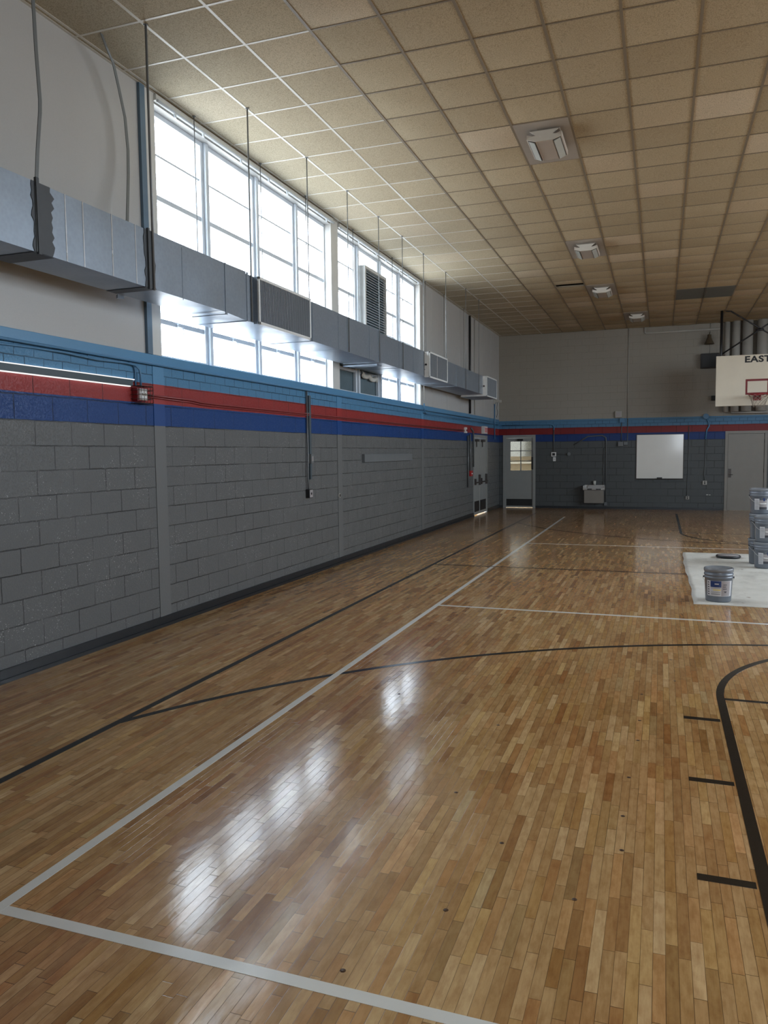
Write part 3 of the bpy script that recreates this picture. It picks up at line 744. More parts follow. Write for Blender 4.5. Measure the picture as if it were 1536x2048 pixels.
# louver box in the window
lv = thing('louver_vent', 'tall grey louvered vent box set in the window behind the duct', 'vent', (XG, 11.98, 3.3))
y0, y1, zb, zt, xf = 11.98, 13.02, 3.25, 4.745, -4.585
MB().box(XG + 0.045, xf - 0.05, y0, y1, zb, zt).box(xf - 0.05, xf, y0, y0 + 0.045, zb, zt).box(xf - 0.05, xf, y1 - 0.045, y1, zb, zt).box(xf - 0.05, xf, y0 + 0.045, y1 - 0.045, zt - 0.05, zt).box(xf - 0.05, xf, y0 + 0.045, y1 - 0.045, zb, zb + 0.05).build('vent_box', 'louver_side', lv)
m = MB(); n = 32
for i in range(n):
    z = zb + 0.06 + (zt - zb - 0.12) * i / n
    m.hexa([(xf - 0.048, y0 + 0.045, z + 0.024), (xf - 0.006, y0 + 0.045, z), (xf - 0.006, y0 + 0.045, z + 0.005), (xf - 0.048, y0 + 0.045, z + 0.029),
            (xf - 0.048, y1 - 0.045, z + 0.024), (xf - 0.006, y1 - 0.045, z), (xf - 0.006, y1 - 0.045, z + 0.005), (xf - 0.048, y1 - 0.045, z + 0.029)])
m.build('louver_blades', 'louver', lv)
MB().box(xf - 0.0498, xf - 0.049, y0 + 0.045, y1 - 0.045, zb + 0.05, zt - 0.05).build('dark_void', 'panel_slate', lv)
# housing under the louver, behind the duct
t = thing('fan_housing', 'dark sheet metal transition joining the duct to the window', 'fan housing', (-4.6, 10.9, 3.05))
MB().hexa([(XG + 0.05, 10.98, 3.06), (-4.515, 10.98, 3.03), (-4.515, 10.98, 3.24), (XG + 0.05, 10.98, 3.24), (XG + 0.05, 12.9, 3.06), (-4.515, 12.9, 3.03), (-4.515, 12.9, 3.24), (XG + 0.05, 12.9, 3.24)]).build('housing', 'panel_slate', t)
MB().box(-4.55, -4.0, 10.90, 10.93, 2.985, 3.010).build('support_bar', 'galv', duct)
MB().box(-4.52, -4.0, 11.08, 11.10, 2.988, 3.010).build('support_bar', 'galv', duct)
# rag tied on the blanked window
m = MB(); n = 14; bm = m.bm; G = []
for i in range(n + 1):
    for j in range(4):
        G.append(bm.verts.new((XG + 0.05 + 0.012 * math.sin(i * 1.1 + j) + 0.02 * (j in (1, 2)), 12.02 + 0.78 * i / n, 3.055 - 0.028 * j - 0.035 * abs(math.sin(i * 0.5)) + random.uniform(-0.006, 0.006) - 0.04 * (i / n))))
for i in range(n):
    for j in range(3): bm.faces.new((G[i * 4 + j], G[i * 4 + j + 1], G[(i + 1) * 4 + j + 1], G[(i + 1) * 4 + j])).smooth = True
rg = m.build('rag', 'cup'); rg.modifiers.new('solid', 'SOLIDIFY').thickness = 0.006
tag(rg, 'crumpled white rag over the latch of the dark blanked window', 'rag')

# ================================================================= LEFT WALL FITTINGS
def pipe(name, mat, path, r, lab, cat='conduit', group='conduits on the left wall', n=10):
    return tag(MB().tube(path, r, n).build(name, mat), lab, cat, group)
X1 = XL + 0.036
pipe('conduit', 'conduit_lb', [(X1, YN + 0.1, 2.551), (X1, 4.4, 2.555), (X1, 7.0, 2.548), (X1, 9.0, 2.55), (X1, 12, 2.552), (X1, 14.9, 2.55), (X1, 19.4, 2.55)], 0.011, 'light blue conduit running straight along the ledge under the windows')
pipe('conduit', 'conduit_lb', [(X1, YN + 0.1, 2.515), (XL + 0.014, 3.8, 2.515), (XL + 0.014, 4.47, 2.518), (XL + 0.014, 4.8, 2.527), (X1, 5.1, 2.525), (X1, 5.5, 2.510), (X1, 5.85, 2.522), (X1, 5.98, 2.515), (X1, 6.045, 2.48), (X1, 6.06, 2.43), (X1, 6.06, 2.33)], 0.0095, 'light blue conduit dipping and bending down to the caged alarm', n=8)
pipe('conduit', 'conduit_lb', [(XL + 0.012, 5.93, 2.535), (XL + 0.012, 5.99, 2.52), (XL + 0.012, 6.015, 2.47), (XL + 0.012, 6.015, 2.33)], 0.008, 'short blue conduit dropping into the caged alarm', n=8)
X2 = XL + 0.02
pipe('conduit', 'conduit_red', [(X2, 6.17, 2.256), (X2, 6.9, 2.25), (X2, 7.1, 2.236), (X2, 7.4, 2.232), (X2, 9.0, 2.232), (X2, 18.78, 2.225)], 0.009, 'upper red conduit running along the red stripe from the alarm')
pipe('conduit', 'conduit_red', [(X2, 6.17, 2.236), (X2, 6.9, 2.226), (X2, 7.1, 2.213), (X2, 7.3, 2.21), (X2, 18.78, 2.203)], 0.007, 'lower red conduit running along the red stripe from the alarm', n=8)
pipe('conduit', 'conduit_white', [(XL + 0.062, 15.12, H - 0.01), (XL + 0.062, 15.12, 2.68)], 0.013, 'white vertical conduit beside the far window casing')
pipe('conduit', 'conduit_lb', [(XL + 0.062, 15.12, 2.68), (XL + 0.062, 15.13, 2.56), (XL + 0.055, 15.22, 2.50), (XL + 0.03, 15.4, 2.485), (XL + 0.018, 15.7, 2.485), (XL + 0.018, 22.9, 2.485)], 0.012, 'blue conduit turning from the far window casing along the ledge')
pipe('conduit', 'black', [(XL + 0.03, 19.27, 5.10), (XL + 0.03, 19.27, 2.66)], 0.028, 'black vertical pipe on the white wall behind the duct')
pipe('conduit', 'conduit_white', [(XL + 0.02, 19.85, 5.10), (XL + 0.02, 19.85, 2.66)], 0.012, 'thin white vertical pipe beyond the black pipe')
# track with bright edge lines that are given a glow
t = thing('wall_track', 'long dark slate channel edged by two glowing white strips on the red stripe', 'wall track', (XL, 2.0, 2.33))
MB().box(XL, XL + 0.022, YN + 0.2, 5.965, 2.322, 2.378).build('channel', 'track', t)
MB().box(XL + 0.001, XL + 0.0235, YN + 0.2, 5.99, 2.3785, 2.3865, 0.001).build('edge_strip', 'glow', t)
MB().box(XL + 0.001, XL + 0.0235, YN + 0.2, 5.93, 2.3135, 2.3215, 0.001).build('edge_strip', 'glow', t)
# caged alarm
t = thing('caged_alarm', 'white strobe alarm in a dark wire cage on the red stripe', 'alarm', (XL, 6.05, 2.2))
MB().box(XL, XL + 0.06, 5.975, 6.105, 2.185, 2.31, 0.005).build('alarm_body', 'bb_red', t)
MB().box(XL + 0.06, XL + 0.085, 5.985, 6.095, 2.195, 2.30, 0.006).build('alarm_face', 'white_gloss', t)
MB().tube([(XL + 0.085, 6.02, 2.25), (XL + 0.10, 6.02, 2.25)], 0.013, 12).tube([(XL + 0.085, 6.06, 2.25), (XL + 0.10, 6.06, 2.25)], 0.013, 12).build('strobe_lens', 'light_end', t)
c = MB(); ya, yb, za, zb2, xc = 5.955, 6.13, 2.165, 2.325, XL + 0.118
for i in range(5):
    y = ya + (yb - ya) * i / 4; c.tube([(XL, y, za), (xc, y, za + 0.006), (xc, y, zb2 - 0.006), (XL, y, zb2)], 0.0028, 6)
    z = za + (zb2 - za) * i / 4; c.tube([(XL, ya, z), (xc, ya + 0.004, z), (xc, yb - 0.004, z), (XL, yb, z)], 0.0028, 6)
c.build('wire_cage', 'darkmetal', t)
# vertical raceway, conduit and outlet box
t = thing('wall_raceway', 'dark vertical raceway with a switch box halfway down the grey wall', 'raceway', (XL, 9.76, 1.33))
MB().box(XL, XL + 0.028, 9.735, 9.79, 1.675, 2.485, 0.002).box(XL, XL + 0.028, 9.745, 9.79, 1.33, 1.55, 0.002).build('channel', 'raceway', t)
bx = MB().box(XL, XL + 0.055, 9.72, 9.80, 1.55, 1.68, 0.004).build('switch_box', 'grey_box', t)
MB().box(XL + 0.055, XL + 0.058, 9.745, 9.775, 1.58, 1.65).build('switch_plate', 'label_grey', bx)
pipe('conduit', 'conduit_grey', [(XL + 0.022, 9.672, 2.54), (XL + 0.022, 9.675, 1.9), (XL + 0.03, 9.665, 1.6), (XL + 0.03, 9.645, 1.45), (XL + 0.03, 9.65, 1.32), (XL + 0.03, 9.665, 1.18)], 0.012, 'thin grey conduit beside the dark raceway, dropping to an outlet')
MB_ = MB().box(XL, XL + 0.02, 9.64, 9.82, 2.232, 2.25); tag(MB_.build('pipe_strap', 'conduit_grey'), 'small grey strap holding conduit and raceway on the red stripe', 'pipe strap')
t = thing('outlet_box', 'small outlet box at the foot of the conduit on the near grey wall', 'outlet box', (XL, 9.68, 1.08))
MB().box(XL, XL + 0.06, 9.63, 9.735, 1.075, 1.195, 0.005).build('box_body', 'black', t)
MB().box(XL + 0.06, XL + 0.064, 9.637, 9.728, 1.083, 1.187).build('cover_plate', 'label_grey', t)
MB().tube([(XL + 0.064, 9.683, 1.135), (XL + 0.067, 9.683, 1.135)], 0.018, 14).build('socket', 'black', t)
tag(MB().box(XL, XL + 0.05, 11.78, 14.35, 1.535, 1.668, 0.004).build('mounting_board', 'grey_box'), 'long grey painted board fixed to the grey block wall', 'board')
t = thing('wall_socket', 'tiny round pipe stub low on the grey wall between raceway and board', 'pipe stub', (XL, 10.8, 1.05))
MB().lathe([(0.028, 0), (0.034, 0.0), (0.034, 0.02), (0.026, 0.02), (0.026, 0.004), (0.0, 0.004)], (0, 0, 0), 20).bm  # profile check
q = MB(); q.tube([(XL, 10.80, 1.048), (XL + 0.018, 10.80, 1.048)], 0.034, 18); q.build('collar', 'conduit_white', t)
q = MB(); q.tube([(XL + 0.0182, 10.80, 1.048), (XL + 0.0195, 10.80, 1.048)], 0.024, 18); q.build('hole', 'black', t)
# exit sign
t = thing('exit_sign', 'box exit sign with red letters above the left wall doors', 'exit sign', (XL, 20.95, 2.18))
MB().box(XL, XL + 0.09, 20.70, 21.10, 2.175, 2.385, 0.005).build('sign_body', 'trim_white', t)
MB().box(XL + 0.09, XL + 0.093, 20.72, 21.08, 2.195, 2.365).build('sign_face', 'exit_face', t)
me = text_mesh('EXIT', 0.155, 0.001, 0.004); me.transform(Matrix(((0, 0, 1, XL + 0.095), (1, 0, 0, 20.90), (0, 1, 0, 2.225), (0, 0, 0, 1))))
me.materials.clear(); me.materials.append(M['exit_red'])
lo = bpy.data.objects.new('lettering', me); COL.objects.link(lo); me.transform(root_matrix(t).inverted()); lo.parent = t
# strobe by the doors, pull station, flat raceways
t = thing('strobe_alarm', 'small white strobe on the red stripe left of the exit doors', 'alarm', (XL, 18.8, 2.16))
MB().box(XL, XL + 0.05, 18.74, 18.88, 2.155, 2.30, 0.005).build('alarm_body', 'white_gloss', t)
MB().box(XL + 0.05, XL + 0.07, 18.77, 18.85, 2.20, 2.245, 0.004).build('strobe_lens', 'bb_red', t)
t = thing('fire_pull_station', 'red fire pull station beside the exit doors', 'fire alarm pull', (XL, 19.3, 1.08))
MB().box(XL, XL + 0.06, 19.22, 19.45, 1.07, 1.21, 0.006).build('pull_box', 'red_plastic', t)
MB().box(XL + 0.06, XL + 0.072, 19.30, 19.38, 1.12, 1.15, 0.003).build('pull_handle', 'white_gloss', t)
pipe('conduit', 'conduit_grey', [(XL + 0.026, 19.06, 2.1), (XL + 0.026, 19.06, 0.80)], 0.026, 'flat dark raceway left of the exit doors')
pipe('conduit', 'conduit_grey', [(XL + 0.0225, 19.30, 2.14), (XL + 0.0225, 19.30, 1.215)], 0.022, 'glossy grey pipe above the red pull station')
pipe('conduit', 'conduit_grey', [(XL + 0.03, 19.40, 2.3), (XL + 0.03, 19.62, 2.22), (XL + 0.03, 19.66, 2.10), (XL + 0.03, 19.66, 1.3)], 0.018, 'bent grey pipe at the edge of the exit door frame')
# wall bracket camera in the corner
t = thing('wall_bracket', 'small pale bracket device high in the far left corner', 'bracket', (-4.6, 22.6, 3.15))
MB().box(XL, XL + 0.22, 22.35, 22.42, 3.11, 3.18, 0.006).box(XL, XL + 0.05, 22.30, 22.46, 3.07, 3.21, 0.006).build('bracket_arm', 'conduit_white', t)
MB().tube([(XL + 0.1, 22.38, 3.11), (XL + 0.09, 22.38, 2.95), (XL + 0.11, 22.38, 2.82), (XL + 0.08, 22.38, 2.68)], 0.006, 6).build('loose_wire', 'black', t)
pipe('conduit', 'conduit_lb', [(XL + 0.02, 22.40, 3.08), (XL + 0.02, 22.40, 2.05)], 0.016, 'blue conduit running down from the corner bracket')

# ================================================================= FAR WALL FITTINGS
FG = 'conduits on the far wall'
def fpipe(mat, pts, r, lab, n=8): return pipe('conduit', mat, [(x, YF - r - (0.0145 if max(q[1] for q in pts) > 3.385 else 0.001), z) for x, z in pts], r, lab, 'conduit', FG, n)
fpipe('conduit_lb', [(XL + 0.1, 2.47), (-3.1, 2.47), (-3.0, 2.45), (-2.975, 2.38), (-2.975, 2.30)], 0.016, 'blue conduit along the light blue stripe above the far door')
fpipe('conduit_grey', [(-2.975, 2.30), (-2.975, 1.66)], 0.014, 'thin dark conduit dropping to the thermostat')
t = thing('thermostat', 'white framed thermostat on the dark far wall', 'thermostat', (-2.975, YF, 1.54))
MB().box(-3.045, -2.905, YF - 0.04, YF, 1.53, 1.655, 0.005).build('housing', 'white_gloss', t)
MB().box(-3.015, -2.935, YF - 0.043, YF - 0.04, 1.555, 1.63).build('screen', 'black', t)
t = thing('light_switch', 'small white switch just below the thermostat', 'switch', (-2.95, YF, 1.40))
MB().box(-2.995, -2.915, YF - 0.02, YF, 1.39, 1.51, 0.003).build('plate', 'white_gloss', t)
MB().box(-2.965, -2.945, YF - 0.03, YF - 0.02, 1.435, 1.465).build('toggle', 'label_grey', t)
t = thing('round_wall_knob', 'dark round wall device right of the thermostat', 'wall device', (-2.53, YF, 1.6))
q = MB(); q.tube([(-2.53, YF, 1.60), (-2.53, YF - 0.07, 1.60)], 0.05, 18); q.build('knob', 'grey_box', t)
fpipe('conduit_grey', [(-2.88, 1.60), (-2.56, 1.60)], 0.008, 'short thin conduit joining thermostat and round device')
fpipe('conduit_grey', [(-1.55, 1.76), (-1.55, 0.45)], 0.012, 'thin pipe right of the drinking fountain, left of a pair')
fpipe('conduit_grey', [(-2.4, 1.86), (-2.0, 2.10), (-1.6, 2.12), (-1.50, 2.06), (-1.49, 1.95), (-1.49, 0.18)], 0.017, 'tall grey pipe dropping to the floor right of the drinking fountain')
tag(MB().box(-1.53, -1.45, YF - 0.06, YF, 0.10, 0.20, 0.004).build('outlet_box', 'grey_box'), 'small grey box at the foot of the pipe by the drinking fountain', 'outlet box')
# drinking fountain
t = thing('drinking_fountain', 'grey wall-hung drinking fountain on the dark far wall', 'drinking fountain', (-1.8, YF, 0.18))
MB().hexa([(-2.07, YF - 0.26, 0.18), (-1.53, YF - 0.26, 0.18), (-1.53, YF, 0.18), (-2.07, YF, 0.18), (-2.07, YF - 0.30, 0.55), (-1.53, YF - 0.30, 0.55), (-1.53, YF, 0.55), (-2.07, YF, 0.55)]).build('cabinet', 'door3', t)
m = MB().box(-2.10, -1.50, YF - 0.34, YF, 0.555, 0.585, 0.008).box(-2.10, -2.08, YF - 0.34, YF, 0.585, 0.685).box(-1.52, -1.50, YF - 0.34, YF, 0.585, 0.685).box(-2.08, -1.52, YF - 0.34, YF - 0.32, 0.585, 0.62).box(-2.08, -1.52, YF - 0.06, YF, 0.585, 0.695, 0.006)
m.build('basin', 'chrome', t)
MB().tube([(-2.0, YF - 0.12, 0.585), (-2.0, YF - 0.12, 0.66), (-1.97, YF - 0.14, 0.68)], 0.012, 8).build('spout', 'chrome', t)
MB().box(-1.98, -1.85, YF - 0.352, YF - 0.34, 0.57, 0.60, 0.003).build('push_bar', 'black', t)
MB().box(-1.74, -1.60, YF - 0.352, YF - 0.34, 0.57, 0.60, 0.003).build('push_bar', 'black', t)
tag(MB().lathe([(0.0, 0.0), (0.035, 0.0), (0.045, 0.12), (0.040, 0.12), (0.032, 0.006), (0.0, 0.006)], (-1.80, YF - 0.03 - 0.03, 0.6955), 20).build('paper_cup', 'cup'), 'small white paper cup standing on the drinking fountain', 'cup')
# boxes above
t = thing('junction_box', 'square pale junction box on the far white wall above the blue stripe', 'junction box', (-1.16, YF, 2.64))
MB().box(-1.25, -1.07, YF - 0.08, YF - 0.0, 2.625, 2.80, 0.006).build('box_body', 'conduit_white', t)
MB().box(-1.23, -1.09, YF - 0.084, YF - 0.08, 2.645, 2.78, 0.003).build('cover_plate', 'label_grey', t)
tag(MB().box(-1.13, -0.99, YF - 0.06, YF, 2.48, 2.60, 0.005).build('junction_box', 'conduit_lb'), 'blue painted junction box on the light blue stripe', 'junction box')
fpipe('conduit_grey', [(-1.07, 2.48), (-1.07, 1.93)], 0.010, 'thin dark conduit dropping from the blue junction box')
fpipe('conduit_white', [(-0.905, H - 0.01), (-0.905, 2.585)], 0.012, 'thin pale conduit from ceiling to the light blue stripe')
fpipe('conduit_grey', [(-0.905, 2.58), (-0.905, 1.92), (-0.95, 1.87)], 0.010, 'thin dark conduit crossing the stripes left of the whiteboard')
t = thing('horn_strobe', 'low dark twin wall device left of the whiteboard', 'alarm', (-1.05, YF, 1.83))
MB().box(-1.16, -1.02, YF - 0.08, YF, 1.81, 1.93, 0.006).box(-1.01, -0.90, YF - 0.05, YF, 1.84, 1.93, 0.006).build('device_body', 'grey_box', t)
# whiteboard
t = thing('whiteboard', 'large white markerboard on the far wall under the blue stripe', 'whiteboard', (-0.035, YF, 0.87))
MB().box(-0.65, 0.585, YF - 0.022, YF - 0.004, 0.885, 2.115).build('board_face', 'wboard', t)
MB().box(-0.665, -0.65, YF - 0.028, YF, 0.87, 2.13).box(0.585, 0.60, YF - 0.028, YF, 0.87, 2.13).box(-0.65, 0.585, YF - 0.028, YF, 2.115, 2.13).box(-0.65, 0.585, YF - 0.028, YF, 0.87, 0.885).build('board_frame', 'darkmetal', t)
MB().box(-0.62, 0.55, YF - 0.09, YF - 0.028, 0.868, 0.880, 0.003).build('pen_tray', 'darkmetal', t)
tag(MB().box(-0.10, 0.04, YF - 0.085, YF - 0.035, 0.8805, 0.915, 0.006).build('board_eraser', 'black'), 'small black eraser on the whiteboard tray', 'eraser')
fpipe('conduit_grey', [(0.72, 2.33), (0.725, 1.2), (0.705, 0.8), (0.70, 0.40)], 0.010, 'thin dark conduit dropping right of the whiteboard')
def outlet(x, z, lab, s=0.055):
    t = thing('wall_outlet', lab, 'outlet', (x, YF, z - s), 'outlets on the far wall')
    MB().box(x - s, x + s, YF - 0.05, YF, z - s, z + s, 0.005).build('outlet_body', 'conduit_white', t)
    MB().box(x - 0.02, x + 0.02, YF - 0.053, YF - 0.05, z - 0.035, z - 0.005).box(x - 0.02, x + 0.02, YF - 0.053, YF - 0.05, z + 0.008, z + 0.035).build('socket', 'black', t)
outlet(0.715, 0.345, 'lower square outlet under the conduit right of the whiteboard', 0.045)
outlet(1.155, 0.765, 'higher square outlet left of the taupe door')
fpipe('conduit_grey', [(1.155, 1.95), (1.155, 1.25), (1.13, 1.0), (1.155, 0.82)], 0.012, 'thin dark conduit dropping to the outlet left of the taupe door')
fpipe('conduit_lb', [(1.16, 2.55), (1.22, 2.45), (1.24, 2.33), (1.18, 2.22), (1.155, 1.97)], 0.02, 'blue conduit curving down from the round blue fitting')
t = thing('blue_round_fitting', 'round blue painted fitting on the far wall stripe edge', 'conduit fitting', (1.15, YF, 2.59))
q = MB(); q.tube([(1.15, YF, 2.595), (1.15, YF - 0.08, 2.595)], 0.075, 20); q.tube([(1.15, YF - 0.08, 2.595), (1.15, YF - 0.10, 2.595)], 0.045, 16); q.build('fitting_body', 'conduit_lb', t)
tag(MB().box(1.20, 1.25, YF - 0.012, YF, 0.42, 0.44).box(1.27, 1.31, YF - 0.012, YF, 0.42, 0.435).build('hook_plate', 'trim_white'), 'tiny pale plate low on the wall left of the taupe door', 'plate')
# conduit at ceiling, horn, speakers, pipes behind the backboard
fpipe('conduit_white', [(-0.475, H - 0.01), (-0.475, 4.97), (-0.44, 4.95), (1.60, 4.955)], 0.022, 'pale conduit running level just under the ceiling of the far wall', 10)
t = thing('horn_speaker', 'brown bell-shaped horn hanging on the far wall', 'horn speaker', (1.19, YF - 0.16, 4.54))
MB().lathe([(0.13, 0.0), (0.125, 0.012), (0.085, 0.09), (0.06, 0.16), (0.052, 0.18), (0.052, 0.255), (0.03, 0.262), (0.0, 0.262)], (1.19, YF - 0.16, 4.54), 28).lathe([(0.0, 0.05), (0.07, 0.05), (0.125, 0.002)], (1.19, YF - 0.16, 4.54), 28).build('horn', 'horn', t)
MB().tube([(1.19, YF - 0.16, 4.80), (1.20, YF - 0.12, 4.86), (1.215, YF - 0.015, 4.88)], 0.009, 8).build('bracket', 'horn', t)
fpipe('conduit_white', [(1.225, H - 0.01), (1.225, 4.30)], 0.008, 'thin pale wire conduit behind the brown horn', 6)
def speaker(x0, x1, z0, z1, dd, lab):
    t = thing('wall_speaker', lab, 'speaker', ((x0 + x1) / 2, YF, z0), 'black boxes on the far wall')
    MB().box(x0, x1, YF - dd, YF - 0.014, z0, z1, 0.006).build('cabinet', 'black', t)
    g = MB().box(x0 + 0.04, x1 - 0.02, YF - dd - 0.006, YF - dd, z0 + 0.03, z1 - 0.03, 0.003); g.build('speaker_grille', 'blacksatin', t)
speaker(0.985, 1.45, 3.90, 4.29, 0.20, 'large black speaker box beside the backboard top')
speaker(1.275, 1.50, 3.02, 3.15, 0.10, 'small black box beside the backboard lower edge')
for x, r, lab in ((1.64, 0.07, 'slim pale vertical pipe behind the backboard, leftmost'), (1.86, 0.10, 'pale vertical flue behind the backboard, second from left'), (2.14, 0.13, 'wide pale vertical flue behind the brace crossing'), (2.50, 0.13, 'wide pale vertical flue at the right edge behind the backboard')):
    tag(MB().tube([(x, YF - r - 0.0145, 2.70), (x, YF - r - 0.0145, H - 0.005)], r, 24).build('vertical_flue', 'conduit_white'), lab, 'pipe', 'pale vertical pipes behind the backboard')
pipe('conduit', 'conduit_white', [(1.78, YF - 0.12, 2.671), (2.75, YF - 0.12, 2.671)], 0.028, 'pale level pipe under the backboard across the flues', 'conduit', FG)

# ================================================================= BASKETBALL GOAL
YB = 21.10
g = thing('basketball_goal', 'ceiling-hung cream backboard with red hoop on black poles', 'basketball goal', (CX, YB, 2.755))
bd = MB().box(1.262, 3.14, YB, YB + 0.04, 2.755, 3.995, 0.004).build('backboard', 'bboard', g)
xc = 2.205; s0, s1, z0, z1, w = xc - 0.265, xc + 0.265, 3.02, 3.40, 0.05
MB().box(s0, s1, YB - 0.003, YB - 0.0003, z1 - w, z1).box(s0, s1, YB - 0.003, YB - 0.0003, z0, z0 + w).box(s0, s0 + w * 0.85, YB - 0.003, YB - 0.0003, z0 + w, z1 - w).box(s1 - w * 0.85, s1, YB - 0.003, YB - 0.0003, z0 + w, z1 - w).build('target_square', 'bb_red', bd)
me = text_mesh('EAST', 0.208, 0.0012, 0.0075); me.transform(Matrix(((1, 0, 0, 2.205), (0, 0, -1, YB - 0.002), (0, 1, 0, 3.815), (0, 0, 0, 1))))
me.materials.clear(); me.materials.append(M['black'])
xsr = [v.co.x for v in me.vertices]; wd = max(xsr) - min(xsr); f_ = 0.585 / wd
for v in me.vertices: v.co.x = 2.205 + (v.co.x - (max(xsr) + min(xsr)) / 2) * f_
me.transform(root_matrix(g).inverted()); lo = bpy.data.objects.new('lettering', me); COL.objects.link(lo); lo.parent = bd
zr, yr, rr = 3.0, YB - 0.40, 0.235
hp = MB().tube([(xc + rr * math.cos(2 * PI * i / 40), yr + rr * math.sin(2 * PI * i / 40), zr) for i in range(40)], 0.010, 8, closed=True).build('hoop', 'rim_red', g)
m = MB().box(xc - 0.09, xc + 0.09, YB - 0.02, YB - 0.003, 2.875, 3.045, 0.004)
m.box(xc - 0.075, xc + 0.075, yr + rr - 0.01, YB - 0.01, zr - 0.02, zr + 0.008, 0.003)
m.prism([(xc - 0.06, YB - 0.02, 2.89), (xc - 0.06, YB - 0.02, 2.99), (xc - 0.06, yr + rr, 2.99)], (0.012, 0, 0)).prism([(xc + 0.05, YB - 0.02, 2.89), (xc + 0.05, YB - 0.02, 2.99), (xc + 0.05, yr + rr, 2.99)], (0.012, 0, 0))
m.tube([(xc - 0.08, YB - 0.02, 2.92), (xc - 0.2, yr + 0.13, 2.985)], 0.006, 6).tube([(xc + 0.08, YB - 0.02, 2.92), (xc + 0.2, yr + 0.13, 2.985)], 0.006, 6)
m.build('rim_bracket', 'rim_red', hp)
nt_ = MB(); K = 12; LV = 6
def npnt(a, l): 
    q = l / LV; r_ = rr * (1 - 0.48 * q ** 0.8); return (xc + r_ * math.cos(a), yr + r_ * math.sin(a), zr - 0.01 - 0.30 * q)
for i in range(K):
    for sgn in (1, -1):
        nt_.tube([npnt(2 * PI * (i + sgn * l * 0.5) / K, l) for l in range(LV + 1)], 0.0035, 5, cap=False)
nt_.build('net', 'net', hp)
YP = YB + 0.10
for x, nm in ((1.375, 0), (3.03, 1)):
    MB().tube([(x, YP, 3.05), (x, YP, H - 0.002)], 0.032, 14).build('pole', 'black', g)
    MB().box(x - 0.09, x + 0.04, YP - 0.03, YP + 0.01, 4.02, 4.045).build('clamp', 'black', g)
    MB().box(x - 0.03, x + 0.03, YB + 0.04, YP, 3.80, 3.92).build('mounting_bracket', 'black', g)
MB().tube([(1.39, YP, 4.05), (3.0, YP, 5.11)], 0.019, 10).build('brace', 'black', g)
MB().tube([(1.46, YP + 0.035, 5.11), (1.58, YP + 0.035, 5.10), (3.03, YP + 0.035, 4.10)], 0.019, 10).build('brace', 'black', g)
MB().tube([(2.14, YP, 4.60), (2.33, YP, 4.60)], 0.028, 10).build('brace_clamp', 'black', g)
MB().box(1.4, 3.0, YB + 0.045, YB + 0.085, 3.1, 3.15).box(1.4, 3.0, YB + 0.045, YB + 0.085, 3.75, 3.80).build('back_frame', 'black', g)

